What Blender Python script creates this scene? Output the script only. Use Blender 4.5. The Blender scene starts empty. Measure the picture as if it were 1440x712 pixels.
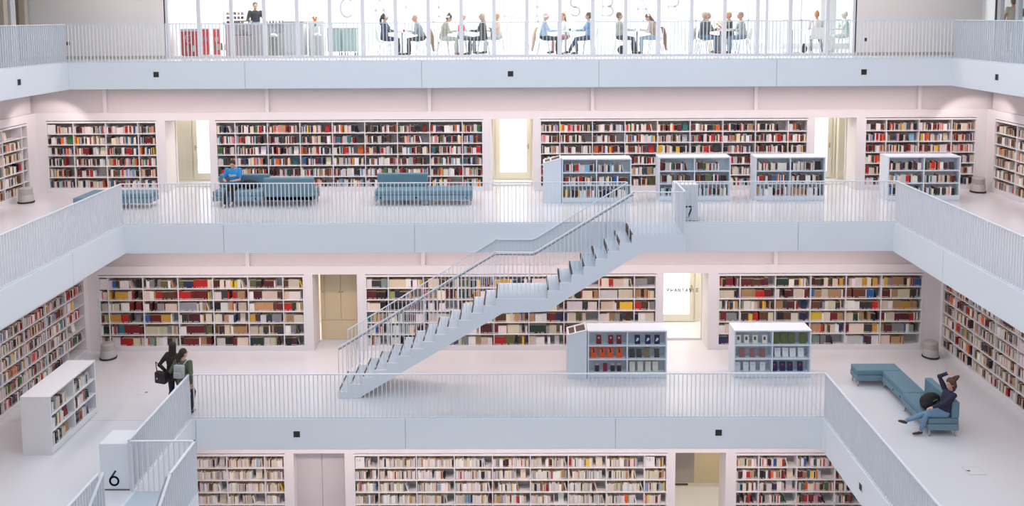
import bpy, math, random
from mathutils import Vector, Matrix
random.seed(7)
S = bpy.context.scene
COL = S.collection
PI = math.pi
# ------------------------------------------------------------------ camera
PSI, TH, PH = -0.007045821, 0.09238014, -0.005125005
FPX, PPY = 1250.0, 137.838
fw = Vector((math.sin(PSI)*math.cos(TH), math.cos(PSI)*math.cos(TH), -math.sin(TH)))
rr = Vector((math.cos(PSI), -math.sin(PSI), 0)); uu = rr.cross(fw)
r2 = rr*math.cos(PH)+uu*math.sin(PH); u2 = -rr*math.sin(PH)+uu*math.cos(PH)
CAM = Vector((0.22, 0, 9.347))
cd = bpy.data.cameras.new('camera'); cam = bpy.data.objects.new('camera', cd); COL.objects.link(cam)
cam.matrix_world = Matrix((r2, u2, -fw)).transposed().to_4x4(); cam.location = CAM
cd.sensor_width = 36; cd.lens = FPX/1440*36; cd.shift_y = -(356-PPY)/1440; cd.clip_end = 200; cd.clip_start = 0.05
S.camera = cam
def to_px(p):
    d = Vector(p)-CAM; z = d.dot(fw)
    return (720+FPX*d.dot(r2)/z, PPY-FPX*d.dot(u2)/z, z)
# ------------------------------------------------------------------ world, lights, exposure
SKY_STRENGTH = 1.9
W = bpy.data.worlds.new('world'); S.world = W; W.use_nodes = True
bg = W.node_tree.nodes['Background']; bg.inputs[0].default_value = (0.93, 0.97, 1.0, 1); bg.inputs[1].default_value = SKY_STRENGTH
S.view_settings.view_transform = 'Standard'; S.view_settings.look = 'None'
S.view_settings.exposure = 0.0; S.view_settings.gamma = 1.0; S.view_settings.use_curve_mapping = False
H = 4.058
Z5, Z6, Z7, Z8 = -H, 0.0, H, 2*H
ZROOF = 12.6
YC = 12.3
def area(name, loc, rot, sx, sy, power, color):
    l = bpy.data.lights.new(name, 'AREA'); l.shape = 'RECTANGLE'; l.size = sx; l.size_y = sy; l.energy = power; l.color = color
    if name == 'gallery_light': l.spread = math.radians(166)
    o = bpy.data.objects.new(name, l); COL.objects.link(o); o.location = loc; o.rotation_euler = rot
    return o
COOL = (0.76, 0.88, 1.0); WARM = (1.0, 0.80, 0.76); CREAM = (1.0, 0.90, 0.79)
area('skylight_light', (0, YC, ZROOF-0.15), (0, 0, 0), 23.5, 23.5, 2000, COOL)
def strip_lights():
    # unseen strips standing in for each gallery's ceiling spots: (z ceiling, half void, walls, depth positions)
    for z, xv, yv, xw, yw, pr, ps in ((Z7-.80, 7.37, 19.95, 11.9, 24.16, 228, 60), (Z8-.80, 9.87, 22.34, 14.3, 26.55, 300, 160), (Z6-.80, 4.9, 17.6, 9.5, 21.93, 170, 35)):
        ym = yw-1.1; xm = xw-1.25
        area('gallery_light', (0, ym, z), (0, 0, 0), 2*xw-3, .25, pr, WARM)
        for sx in (-1, 1):
            area('gallery_light', (sx*xm, ym-9.5, z), (0, 0, 0), .25, 15, ps, WARM)
    area('gallery_light', (0, 25.4, Z8+3.2), (0, 0, 0), 26, .25, 170, (1, .86, .78))  # unseen lamp added to brighten and warm the top gallery wall
strip_lights()
def spot(loc, rot, power, size, color):
    l = bpy.data.lights.new('ceiling_spot_light', 'SPOT'); l.energy = power; l.spot_size = math.radians(size); l.spot_blend = .35; l.shadow_soft_size = .06; l.color = color
    o = bpy.data.objects.new('ceiling_spot_light', l); COL.objects.link(o); o.location = loc; o.rotation_euler = rot
for sx in (-1, 1):
    spot((sx*13.2, 25.5, Z8-.85), (math.radians(28), 0, math.radians(-sx*45)), 60, 100, (1, .86, .84))
# corridors behind the niches
for z, y in ((Z5, 22.9+.7), (Z6, 25.1+.9), (Z7, 27.5+.75)):
    area('corridor_light', (0, y, z+2.9), (0, 0, 0), 22, .3, 130 if z == Z5 else 290, CREAM)
# cafe: unseen lamp added to overexpose the room
area('cafe_light', (0, 29.3, Z8+3.1), (0, 0, 0), 20, 3.0, 900, (1, .99, .97))
# ------------------------------------------------------------------ materials
MATS = {}
def mat(name, col, rough=.55, metal=0, noise=.0, scale=8, emis=None, alpha=None, spec=None, bump=0, bscale=60):
    if name in MATS: return MATS[name]
    m = bpy.data.materials.new(name); m.use_nodes = True; nt = m.node_tree; b = nt.nodes['Principled BSDF']
    b.inputs['Roughness'].default_value = rough; b.inputs['Metallic'].default_value = metal
    if spec is not None: b.inputs['Specular IOR Level'].default_value = spec
    c = (*col, 1)
    tc = nt.nodes.new('ShaderNodeTexCoord')
    n = nt.nodes.new('ShaderNodeTexNoise'); n.inputs['Scale'].default_value = scale; nt.links.new(tc.outputs['Object'], n.inputs['Vector'])
    mx = nt.nodes.new('ShaderNodeMix'); mx.data_type = 'RGBA'
    mx.inputs[6].default_value = tuple(x*(1-noise) for x in col)+(1,); mx.inputs[7].default_value = tuple(min(1, x*(1+noise)) for x in col)+(1,)
    nt.links.new(n.outputs['Fac'], mx.inputs[0]); nt.links.new(mx.outputs[2], b.inputs['Base Color'])
    if bump:
        n2 = nt.nodes.new('ShaderNodeTexNoise'); n2.inputs['Scale'].default_value = bscale; nt.links.new(tc.outputs['Object'], n2.inputs['Vector'])
        bp = nt.nodes.new('ShaderNodeBump'); bp.inputs['Strength'].default_value = bump; bp.inputs['Distance'].default_value = .01
        nt.links.new(n2.outputs['Fac'], bp.inputs['Height']); nt.links.new(bp.outputs['Normal'], b.inputs['Normal'])
    if emis:
        b.inputs['Emission Color'].default_value = c; b.inputs['Emission Strength'].default_value = emis
    if alpha is not None: b.inputs['Alpha'].default_value = alpha
    MATS[name] = m; return m
WHITE = mat('white_paint', (.80, .79, .80), .6, noise=.01, scale=2)
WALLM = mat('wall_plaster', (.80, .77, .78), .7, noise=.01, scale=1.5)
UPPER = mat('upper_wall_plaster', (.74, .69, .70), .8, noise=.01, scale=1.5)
FLOORM = mat('pale_resin_floor', (.74, .74, .76), .2, noise=.012, scale=.7, spec=.5)
FASCIA = mat('parapet_panel', (.82, .85, .88), .6, noise=.012, scale=1)
RAILM = mat('white_steel', (.76, .78, .82), .45, noise=.01)
CASEM = mat('white_lacquer', (.80, .78, .79), .5, noise=.01)
CASEB = mat('shelf_back_panel', (.44, .42, .42), .6, noise=.01)  # dark grey puts the shadow inside the shelves into the colour
CASEC = mat('pale_blue_lacquer', (.72, .78, .84), .5, noise=.01)
DARK = mat('dark_gap', (.03, .028, .028), .8)
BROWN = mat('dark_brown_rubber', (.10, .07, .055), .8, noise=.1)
STAIRM = mat('stair_paint', (.75, .79, .84), .55, noise=.01)
TREADM = mat('stair_tread', (.52, .59, .66), .5, noise=.02)
CREAMM = mat('cream_lacquer', (.84, .79, .66), .5, noise=.02)
YELLM = mat('pale_yellow_lacquer', (.72, .60, .38), .5, noise=.015)
GREYD = mat('pale_grey_door', (.62, .59, .60), .5, noise=.02)
BRASS = mat('brass', (.5, .4, .2), .35, .8)
SOFA = mat('blue_upholstery', (.135, .245, .305), .75, noise=.06, scale=14, bump=.15, bscale=120)
SOFA2 = mat('light_blue_upholstery', (.17, .28, .35), .75, noise=.05, scale=14)
STEEL = mat('brushed_steel', (.6, .6, .6), .35, .9)
STOOL = mat('grey_plastic', (.46, .44, .42), .45, noise=.03)
NAVY = mat('navy_lettering', (.012, .018, .09), .6)
LETTER = mat('etched_lettering', (.88, .88, .90), .8, alpha=.68)
TEXTG = mat('grey_lettering', (.36, .36, .40), .6)
CHAIRM = mat('white_plastic', (.82, .82, .82), .4)
MINT = mat('mint_plastic', (.42, .55, .52), .5, noise=.02)
REDM = mat('red_board', (.55, .03, .04), .5, noise=.05)
REDB = mat('bright_red_board', (.80, .05, .05), .5, noise=.05)
GREYM = mat('grey_metal', (.5, .5, .51), .5)
FROST = mat('frosted_daylight_pane', (.90, .96, 1.0), .4, emis=.95)
CAFEW = mat('cafe_white', (.88, .88, .88), .6)
MULL = mat('mullion_paint', (.66, .65, .69), .5)
BLACK = mat('black_cloth', (.012, .012, .014), .8, noise=.1)
SKIN = mat('skin', (.62, .36, .27), .55, noise=.05, scale=30)
HAIRD = mat('dark_brown_hair', (.035, .018, .012), .6, noise=.3, scale=60)
SHOE = mat('dark_shoe', (.04, .03, .028), .6)
GLASS = bpy.data.materials.new('clear_glass'); GLASS.use_nodes = True
_nt = GLASS.node_tree; _nt.nodes.clear(); _o = _nt.nodes.new('ShaderNodeOutputMaterial'); _t = _nt.nodes.new('ShaderNodeBsdfTransparent'); _g = _nt.nodes.new('ShaderNodeBsdfGlossy')
_g.inputs['Roughness'].default_value = .02; _t.inputs[0].default_value = (.97, .985, .98, 1); _m = _nt.nodes.new('ShaderNodeMixShader'); _m.inputs[0].default_value = .05
_nt.links.new(_t.outputs[0], _m.inputs[1]); _nt.links.new(_g.outputs[0], _m.inputs[2]); _nt.links.new(_m.outputs[0], _o.inputs[0])
BOOKM = bpy.data.materials.new('book_paper_and_cloth'); BOOKM.use_nodes = True
_b = BOOKM.node_tree.nodes['Principled BSDF']; _b.inputs['Roughness'].default_value = .55
_a = BOOKM.node_tree.nodes.new('ShaderNodeAttribute'); _a.attribute_name = 'Col'; BOOKM.node_tree.links.new(_a.outputs['Color'], _b.inputs['Base Color'])
def cmat(c, rough=.75, pre='cloth'):
    return mat('%s_%02x%02x%02x' % (pre, *[int(min(1, x)*255) for x in c]), c, rough, noise=.08, scale=20)
# ------------------------------------------------------------------ mesh helpers
class MB:
    def __init__(s): s.v = []; s.f = []; s.c = []; s.m = []; s.mats = []
    def quadbox(s, P, cols=None, mi=0):
        b = len(s.v); s.v += P
        for k, q in enumerate(((0, 3, 2, 1), (4, 5, 6, 7), (0, 1, 5, 4), (1, 2, 6, 5), (2, 3, 7, 6), (3, 0, 4, 7))):
            s.f.append(tuple(b+i for i in q)); s.m.append(mi)
            if cols: s.c.append(cols[k])
        return s
    def box(s, x0, x1, y0, y1, z0, z1, mi=0, cols=None):
        if x0 > x1: x0, x1 = x1, x0
        if y0 > y1: y0, y1 = y1, y0
        if z0 > z1: z0, z1 = z1, z0
        return s.quadbox([(x0, y0, z0), (x1, y0, z0), (x1, y1, z0), (x0, y1, z0), (x0, y0, z1), (x1, y0, z1), (x1, y1, z1), (x0, y1, z1)], cols, mi)
    def bar(s, p, q, w, d, up=(0, 0, 1), mi=0):
        p = Vector(p); q = Vector(q); t = (q-p).normalized(); a = Vector(up)
        x = t.cross(a)
        if x.length < 1e-4: x = t.cross(Vector((0, 1, 0)))
        x.normalize(); y = x.cross(t).normalized(); x *= w/2; y *= d/2
        return s.quadbox([tuple(p-x-y), tuple(p+x-y), tuple(p+x+y), tuple(p-x+y), tuple(q-x-y), tuple(q+x-y), tuple(q+x+y), tuple(q-x+y)], None, mi)
    def prism(s, pts, axis, a, b, mi=0):
        # pts 2D polygon extruded along axis ('x','y','z') from a to b
        def mk(p, t): return (t, p[0], p[1]) if axis == 'x' else ((p[0], t, p[1]) if axis == 'y' else (p[0], p[1], t))
        n = len(pts); o = len(s.v); s.v += [mk(p, a) for p in pts]+[mk(p, b) for p in pts]
        s.f.append(tuple(range(o, o+n))); s.f.append(tuple(range(o+2*n-1, o+n-1, -1))); s.m += [mi, mi]
        for i in range(n):
            j = (i+1) % n; s.f.append((o+i, o+n+i, o+n+j, o+j)); s.m.append(mi)
        return s
    def tube(s, pts, rad, n=10, mi=0, caps=True):
        pts = [Vector(p) for p in pts]
        if not isinstance(rad, (list, tuple)): rad = [rad]*len(pts)
        o = len(s.v); ref = None
        for i, p in enumerate(pts):
            t = (pts[min(i+1, len(pts)-1)]-pts[max(i-1, 0)]).normalized()
            if ref is None: ref = t.orthogonal().normalized()
            x = (ref-t*ref.dot(t)).normalized(); ref = x; y = t.cross(x); r = rad[i]
            rx, ry = r if isinstance(r, (tuple, list)) else (r, r)
            for k in range(n):
                a = 2*PI*k/n; s.v.append(tuple(p+x*rx*math.cos(a)+y*ry*math.sin(a)))
        for i in range(len(pts)-1):
            for k in range(n):
                k2 = (k+1) % n; s.f.append((o+i*n+k, o+i*n+k2, o+(i+1)*n+k2, o+(i+1)*n+k)); s.m.append(mi)
        if caps:
            s.f.append(tuple(o+k for k in reversed(range(n)))); s.f.append(tuple(o+(len(pts)-1)*n+k for k in range(n))); s.m += [mi, mi]
        return s
    def ell(s, c, r, M=None, nu=14, nv=9, mi=0):
        o = len(s.v); c = Vector(c)
        def pt(a, b):
            v = Vector((r[0]*math.cos(a)*math.sin(b), r[1]*math.sin(a)*math.sin(b), r[2]*math.cos(b)))
            if M is not None: v = M @ v
            return tuple(c+v)
        s.v.append(pt(0, 0))
        for j in range(1, nv):
            for i in range(nu): s.v.append(pt(2*PI*i/nu, PI*j/nv))
        s.v.append(pt(0, PI)); last = len(s.v)-1
        for i in range(nu):
            i2 = (i+1) % nu; s.f.append((o, o+1+i, o+1+i2)); s.m.append(mi)
            for j in range(nv-2): s.f.append((o+1+j*nu+i, o+1+(j+1)*nu+i, o+1+(j+1)*nu+i2, o+1+j*nu+i2)); s.m.append(mi)
            s.f.append((last, o+1+(nv-2)*nu+i2, o+1+(nv-2)*nu+i)); s.m.append(mi)
        return s
    def lathe(s, prof, n=24, c=(0, 0), mi=0):
        o = len(s.v)
        for r, z in prof:
            for k in range(n): s.v.append((c[0]+r*math.cos(2*PI*k/n), c[1]+r*math.sin(2*PI*k/n), z))
        for i in range(len(prof)-1):
            for k in range(n):
                k2 = (k+1) % n; s.f.append((o+i*n+k, o+i*n+k2, o+(i+1)*n+k2, o+(i+1)*n+k)); s.m.append(mi)
        s.f.append(tuple(o+k for k in reversed(range(n)))); s.f.append(tuple(o+(len(prof)-1)*n+k for k in range(n))); s.m += [mi, mi]
        return s
    def build(s, name, m, parent=None, smooth=False, bevel=0, loc=None):
        me = bpy.data.meshes.new(name); me.from_pydata([tuple(v) for v in s.v], [], s.f)
        for k in (m if isinstance(m, (list, tuple)) else [m]): me.materials.append(k)
        if any(s.m): me.polygons.foreach_set('material_index', s.m)
        if s.c:
            at = me.color_attributes.new('Col', 'FLOAT_COLOR', 'CORNER'); buf = []
            for p, c in zip(s.f, s.c): buf += [c[0], c[1], c[2], 1.0]*len(p)
            at.data.foreach_set('color', buf)
        if smooth: me.polygons.foreach_set('use_smooth', [True]*len(me.polygons))
        me.update()
        o = bpy.data.objects.new(name, me); COL.objects.link(o)
        if parent: o.parent = parent
        if loc is not None: o.location = loc
        if bevel:
            b = o.modifiers.new('b', 'BEVEL'); b.width = bevel; b.segments = 2; b.limit_method = 'ANGLE'
        return o
def tag(o, label=None, cat=None, group=None, kind=None):
    if label: o['label'] = label
    if cat: o['category'] = cat
    if group: o['group'] = group
    if kind: o['kind'] = kind
    return o
def empty(name, loc, rz=0, label=None, cat=None, group=None):
    o = bpy.data.objects.new(name, None); COL.objects.link(o); o.location = loc; o.rotation_euler = (0, 0, rz); o.empty_display_size = .1
    return tag(o, label, cat, group)
def struct(o): o['kind'] = 'structure'; return o
def children(o): return [c for c in COL.objects if c.parent == o]
LV = {8: dict(z=Z8, xl=-12.27, xr=12.19, yf=24.55, WL=-14.34, WR=14.27, D=26.55),
      7: dict(z=Z7, xl=-9.92, xr=9.79, yf=22.34, WL=-14.34, WR=14.27, D=26.55),
      6: dict(z=Z6, xl=-7.45, xr=7.28, yf=19.95, WL=-11.84, WR=11.94, D=24.16),
      5: dict(z=Z5, xl=-4.95, xr=4.95, yf=17.5, WL=-9.45, WR=9.5, D=21.93)}
T = .74; YN = {8: -.45, 7: 2.2, 6: 4.6, 5: 7.0}; YW = {8: -2.6, 7: -2.2, 6: .3, 5: 2.7}
# ------------------------------------------------------------------ floors (slab rings) and parapet panels
for k in (8, 7, 6, 5):
    L = LV[k]; z = L['z']; m = MB(); back = L['D']+(6.2 if k == 8 else 2.6); xo = 3.0 if k == 8 else .9
    zb = z-T
    m.box(L['WL']-xo, L['WR']+xo, L['yf'], back, zb, z)
    m.box(L['WL']-xo, L['WR']+xo, YW[k], YN[k], zb, z)
    m.box(L['WL']-xo, L['xl'], YN[k], L['yf'], zb, z)
    m.box(L['xr'], L['WR']+xo, YN[k], L['yf'], zb, z)
    struct(m.build('floor', FLOORM))
    # parapet cladding panels, 4.9 m long with open joints
    th = .025
    def panels(a, b, joints, fn):
        mm = MB(); e = sorted([a]+[j for j in joints if a < j < b]+[b])
        for i in range(len(e)-1):
            x0 = e[i]+(.007 if i else 0); x1 = e[i+1]-(.007 if i < len(e)-2 else 0); fn(mm, x0, x1)
        return mm
    J = [-12.25, -7.35, -2.45, 2.45, 7.35, 12.25]
    struct(panels(L['xl'], L['xr'], J, lambda mm, a, b: mm.box(a, b, L['yf']-th, L['yf'], zb-.01, z-.004)).build('trim_1', FASCIA))
    JY = [YC+j for j in J]
    struct(panels(YN[k], L['yf']-th, JY, lambda mm, a, b: mm.box(L['xl'], L['xl']+th, a, b, zb-.01, z-.004)).build('trim_2', FASCIA))
    struct(panels(YN[k], L['yf']-th, JY, lambda mm, a, b: mm.box(L['xr']-th, L['xr'], a, b, zb-.01, z-.004)).build('trim_3', FASCIA))
struct(MB().box(-10, 10, 2, 24.6, Z5-4.3, Z5-4.2).build('floor', FLOORM))
# top ceiling with the opening for the glazed roof
m = MB(); zc = ZROOF
m.box(-18, 18, 24.7, 33.5, Z8+3.35, Z8+3.5); m.box(-18, 18, -3, -.6, Z8+3.35, Z8+3.5); m.box(-18, -12.4, -.6, 24.7, Z8+3.35, Z8+3.5); m.box(12.4, 18, -.6, 24.7, Z8+3.35, Z8+3.5)
m.box(-12.5, 12.5, 24.7, 24.8, Z8+3.5, zc+.1); m.box(-12.5, 12.5, -.7, -.6, Z8+3.5, zc+.1); m.box(-12.5, -12.4, -.6, 24.7, Z8+3.5, zc+.1); m.box(12.4, 12.5, -.6, 24.7, Z8+3.5, zc+.1)
m.box(-12.5, 12.5, -.7, 24.8, zc+.1, zc+.2)
struct(m.build('ceiling', WHITE))
# floor joints and floor hatch
def seam(x0, x1, y0, y1, z): struct(MB().box(x0, x1, y0, y1, z+.0005, z+.003).build('trim_4', GREYM))
seam(7.28, 7.292, 19.97, 24.1, Z6); seam(-2.56, -2.548, 22.36, 26.4, Z7); seam(-11.7, -7.47, 19.85, 19.862, Z6); seam(7.3, 11.8, 14.8, 14.812, Z6)
hb = empty('floor_hatch', (9.53, 17.5, Z6), 0, 'small square service hatch let into the pale floor right of the lower railing', 'floor hatch')
m = MB(); m.box(-.17, .17, -.15, .15, .0005, .004); m.build('cover', FLOORM, hb)
m = MB()
for a in ((-.18, .18, -.16, -.15), (-.18, .18, .15, .16), (-.18, -.17, -.15, .15), (.17, .18, -.15, .15)): m.box(*a, .0005, .005)
m.build('frame', GREYM, hb); MB().box(-.15, -.08, -.02, .02, .004, .007).build('handle', BROWN, hb)
hb = empty('floor_hatch', (-9.2, 21.4, Z6), 0, 'small floor socket hatch left of the two walking women', 'floor hatch')
m = MB(); m.box(-.12, .12, -.12, .12, .0005, .004); m.build('cover', FLOORM, hb); MB().box(.05, .12, -.02, .03, .004, .007).build('handle', BROWN, hb)
# ------------------------------------------------------------------ walls with openings. local frame: x along, y into the wall
BC = {}   # bookcase openings per (level, side)
HALFREAR = {7: [(-14.05, -10.70), (-8.92, -.84), (.87, 8.92), (10.63, 13.96)], 6: [(-11.54, -5.78), (-4.07, 4.05), (5.76, 11.44)], 5: [(-9.1, -5.84), (-4.07, 4.02), (5.76, 9.1)]}
NICHE = {7: [(-10.44, -9.12), (-.60, .67), (9.13, 10.37)], 6: [(-5.54, -4.30), (4.24, 5.48)], 5: [(-5.62, -4.30), (4.22, 5.52)]}
TOPZ = 2.19; LEDGE = 2.43; WT = .75
def wall(name, loc, rz, x0, x1, cases, niches, hgt):
    r = MB(); cuts = sorted([(a, b, 'c') for a, b in cases]+[(a, b, 'n') for a, b in niches]); x = x0
    for a, b, t in cuts:
        r.box(x, a, 0, WT, 0, TOPZ); x = b
        if t == 'c': r.box(a, b, .36, WT, 0, TOPZ)
    r.box(x, x1, 0, WT, 0, TOPZ); r.box(x0, x1, 0, WT, TOPZ, LEDGE)
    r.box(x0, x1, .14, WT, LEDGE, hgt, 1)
    s = -12.25
    while s < 12.3:
        if x0+.1 < s < x1-.1: r.box(s-.05, s+.05, .03, .14, LEDGE, hgt)
        s += 4.9
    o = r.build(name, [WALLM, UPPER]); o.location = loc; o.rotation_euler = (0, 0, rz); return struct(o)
CH = H-T-.012
for k in (7, 6, 5):
    L = LV[k]; z = L['z']+.001
    wall('wall_rear', (0, L['D'], z), 0, L['WL']-WT, L['WR']+WT, HALFREAR[k], NICHE[k], CH)
# side walls: cases given in world Y ranges
SIDEY = {(7, 'l'): [(18.7, 26.05)], (7, 'r'): [(18.7, 26.10)], (6, 'l'): [(15.3, 23.95)], (6, 'r'): [(15.3, 24.05)]}
for (k, sd), rng in SIDEY.items():
    L = LV[k]; z = L['z']+.001; cy = YC
    if sd == 'l': wall('wall_left', (L['WL'], cy, z), PI/2, YW[k]-cy, L['D']-cy-.001, [(a-cy, b-cy) for a, b in rng], [], CH)
    else: wall('wall_right', (L['WR'], cy, z), -PI/2, -(L['D']-cy)+.001, -(YW[k]-cy), [(cy-b, cy-a) for a, b in rng], [], CH)
L = LV[5]
wall('wall_left', (L['WL'], YC, Z5+.001), PI/2, YW[5]-YC, L['D']-YC-.001, [], [], CH); wall('wall_right', (L['WR'], YC, Z5+.001), -PI/2, -(L['D']-YC)+.001, -(YW[5]-YC), [], [], CH)
for k in (8, 7, 6, 5):
    L = LV[k]; struct(MB().box(L['WL']-.7, L['WR']+.7, YW[k]-.3, YW[k]-.001, L['z']+.001, L['z']+(CH if k < 8 else 3.34)).build('wall_front', WALLM))
# corridors behind the niches
CORM = mat('corridor_cream_wall', (.86, .80, .68), .6, noise=.01)
for k in (7, 6, 5):
    L = LV[k]; y = L['D']+(2.34 if k != 7 else 1.95)
    struct(MB().box(-14, 14, y, y+.15, L['z']+.001, L['z']+CH).build('wall_corridor', CORM if k != 5 else mat('corridor_tan', (.74, .64, .42), .6)))
    for sx in (-14.2, 14.05): struct(MB().box(sx, sx+.12, L['D']+WT+.01, y, L['z']+.001, L['z']+CH).build('wall_corridor', CORM))
    struct(MB().box(-13.9, 13.9, y-.02, y-.001, L['z']+.001, L['z']+.09).build('baseboard_corridor', CREAMM))
# ------------------------------------------------------------------ niche fittings
def frame_pane(niche, k, depth=.77):
    L = LV[k]; a, b = niche
    f = empty('window_%d' % k, (a, L['D']+depth, L['z']), 0); struct(f)
    w = b-a; m = MB(); m.box(0, w, 0, .05, .0, .06); m.box(0, .035, 0, .05, .06, TOPZ); m.box(w-.035, w, 0, .05, .06, TOPZ); m.box(.035, w-.035, 0, .05, TOPZ-.03, TOPZ)
    struct(m.build('window_frame', WHITE, f)); struct(MB().box(.035, w-.035, .02, .028, .06, TOPZ-.03).build('pane', GLASS, f))
def glass_door(k, x0, x1, name, z1=2.15, kn='r', fm=None):
    L = LV[k]; y = L['D']+(2.34 if k != 7 else 1.95); fm = fm or CREAMM
    f = struct(empty(name, (x0, y-.06, L['z']), 0)); w = x1-x0; fr = .12
    m = MB(); m.box(0, fr, 0, .055, .02, z1+.1); m.box(w-fr, w, 0, .055, .02, z1+.1); m.box(fr, w-fr, 0, .055, .02, .24); m.box(fr, w-fr, 0, .055, z1, z1+.1)
    struct(m.build('door_frame', fm, f)); struct(MB().box(fr, w-fr, .02, .035, .24, z1).build('pane', FROST, f))
    kx = w-fr/2 if kn == 'r' else fr/2
    m = MB(); m.box(kx-.02, kx+.02, -.015, 0, 1.0, 1.16); m.tube([(kx, -.015, 1.1), (kx, -.06, 1.1), (kx+(-.1 if kn == 'r' else .1), -.06, 1.1)], .011, 8)
    struct(m.build('door_handle', BRASS, f))
    m = MB(); m.box(-.14, -.06, .03, .055, .0, z1+.2); m.box(w+.06, w+.14, .03, .055, .0, z1+.2)
    struct(m.build('trim', fm, f))
for k in (7, 6):
    for n in NICHE[k]:
        if k == 6 and n[0] < 0: continue
        frame_pane(n, k)
glass_door(7, -10.30, -9.1, 'door_1', kn='l'); glass_door(7, -.50, .60, 'door_2'); glass_door(7, 9.1, 10.30, 'door_3'); glass_door(6, 4.25, 5.53, 'door_4')
def cupboard(name, x, y, z, w, h, label, m0, cols, splits=(.5,), low=.6, cat='cupboard', knobz=1.45):
    e = empty(name, (x, y, z), 0, label, cat); MB().box(0, w, .02, .2, 0, h).build('carcass', m0, e)
    xs = [0]+list(splits)+[1]
    for i in range(len(xs)-1):
        a, b = xs[i]*w+.006, xs[i+1]*w-.006
        d = MB().box(a, b, 0, .02, low+.01, h-.01).build('door', m0, e, bevel=.003)
        kx = b-.04 if i < len(xs)/2-.6 else a+.04
        MB().lathe([(.0, 0), (.018, 0), (.02, .01), (.012, .025), (0, .025)], 10).build('knob', BRASS, d, True).location = (0, 0, 0)
        kn = d.children[0] if d.children else [o for o in COL.objects if o.parent == d][0]
        kn.rotation_euler = (PI/2, 0, 0); kn.location = (kx, 0, knobz)
    if low > .05: MB().box(.006, w-.006, 0, .02, .05, low-.004).build('plinth_panel', m0, e, bevel=.003)
    return e
cupboard('built_in_cupboard', -5.50, LV[6]['D']+.76, Z6+.002, 1.18, 2.18, 'pale yellow built-in cupboard filling the niche left of the staircase foot', YELLM, None, (.10, .5, .9), .62)
MB().box(-5.54, -4.3, LV[6]['D']+.70, LV[6]['D']+.755, Z6+.001, Z6+.05).build('trim_5', WHITE)['kind'] = 'structure'
cupboard('built_in_cupboard', 10.46, LV[7]['D']+1.72, Z7+.002, 1.25, 2.5, 'cream panelled cupboard in the upper right niche beside the lit door', CREAMM, None, (.4, .55), .32, knobz=1.1)
struct(MB().box(-5.62, -4.96, LV[5]['D']+.3, LV[5]['D']+.36, Z5+.01, Z5+TOPZ-.02).build('door_5', GREYD)); struct(MB().box(-4.95, -4.3, LV[5]['D']+.3, LV[5]['D']+.36, Z5+.01, Z5+TOPZ-.02).build('door_6', GREYD))
struct(MB().box(4.0, 4.91, LV[5]['D']+1.0, LV[5]['D']+1.06, Z5+.84, Z5+CH).build('trim_6', mat('taupe_panel', (.42, .38, .31), .6)))
struct(MB().box(4.3, 4.75, LV[5]['D']+1.0, LV[5]['D']+1.04, Z5+.76, Z5+.80).build('trim_6', BROWN))
# ------------------------------------------------------------------ letters made of strokes
def strokes(pls, w, d, ht, wd):
    m = MB()
    for pl in pls:
        for i in range(len(pl)-1):
            p = Vector((pl[i][0]*wd, 0, pl[i][1]*ht)); q = Vector((pl[i+1][0]*wd, 0, pl[i+1][1]*ht)); t = (q-p).normalized()*w*.25
            m.bar(p-t, q+t, w, d, (0, 1, 0))
    return m
def arc(cx, cz, rx, rz, a0, a1, n=12): return [(cx+rx*math.cos(math.radians(a0+(a1-a0)*i/n)), cz+rz*math.sin(math.radians(a0+(a1-a0)*i/n))) for i in range(n+1)]
GL = {'C': [arc(.5, .5, .5, .5, 45, 315, 20)], 'A': [[(0, 0), (.5, 1), (1, 0)], [(.18, .36), (.82, .36)]], 'F': [[(0, 0), (0, 1), (.8, 1)], [(0, .52), (.7, .52)]],
      'E': [[(.8, 0), (0, 0), (0, 1), (.8, 1)], [(0, .52), (.7, .52)]], 'L': [[(0, 1), (0, 0), (.7, 0)]], 'S': [arc(.4, .74, .34, .26, 30, 270, 12)+arc(.4, .25, .36, .25, 90, -150, 12)],
      'B': [[(0, 0), (0, 1), (.45, 1)]+arc(.45, .76, .3, .24, 90, -90, 8)+[(0, .52)], [(.45, .52)]+arc(.45, .26, .35, .26, 90, -90, 8)+[(0, 0)]],
      'R': [[(0, 0), (0, 1), (.45, 1)]+arc(.45, .75, .33, .25, 90, -90, 8)+[(0, .5)], [(.45, .5), (.85, 0)]],
      'P': [[(0, 0), (0, 1), (.45, 1)]+arc(.45, .75, .33, .25, 90, -90, 8)+[(0, .5)]], 'H': [[(0, 0), (0, 1)], [(.8, 0), (.8, 1)], [(0, .5), (.8, .5)]],
      'N': [[(0, 0), (0, 1), (.8, 0), (.8, 1)]], 'T': [[(0, 1), (.8, 1)], [(.4, 1), (.4, 0)]], 'I': [[(.1, 0), (.1, 1)]],
      '6': [arc(.5, .31, .40, .29, 0, 360, 24), [(.66, 1), (.125, .44)]], '7': [[(.1, .97), (.92, .97), (.4, 0)]], '1': [[(.2, .75), (.5, 1), (.5, 0)]], '4': [[(.7, 0), (.7, 1), (.0, .3), (.95, .3)]],
      '5': [[(.8, 1), (.25, 1), (.15, .55)]+arc(.42, .33, .4, .31, 110, -140, 12)]}
def word(txt, x, y, z, ht, wd, pitch, w, d, mtl, name, label, cat, group=None):
    m = MB()
    for i, ch in enumerate(txt):
        if ch == ' ': continue
        s = strokes(GL[ch], w, d, ht, wd); o = len(m.v); m.v += [(v[0]+i*pitch, v[1], v[2]) for v in s.v]; m.f += [tuple(o+j for j in f) for f in s.f]; m.m += s.m
    ob = m.build(name, mtl, loc=(x, y, z)); tag(ob, label, cat, group); return ob
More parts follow.
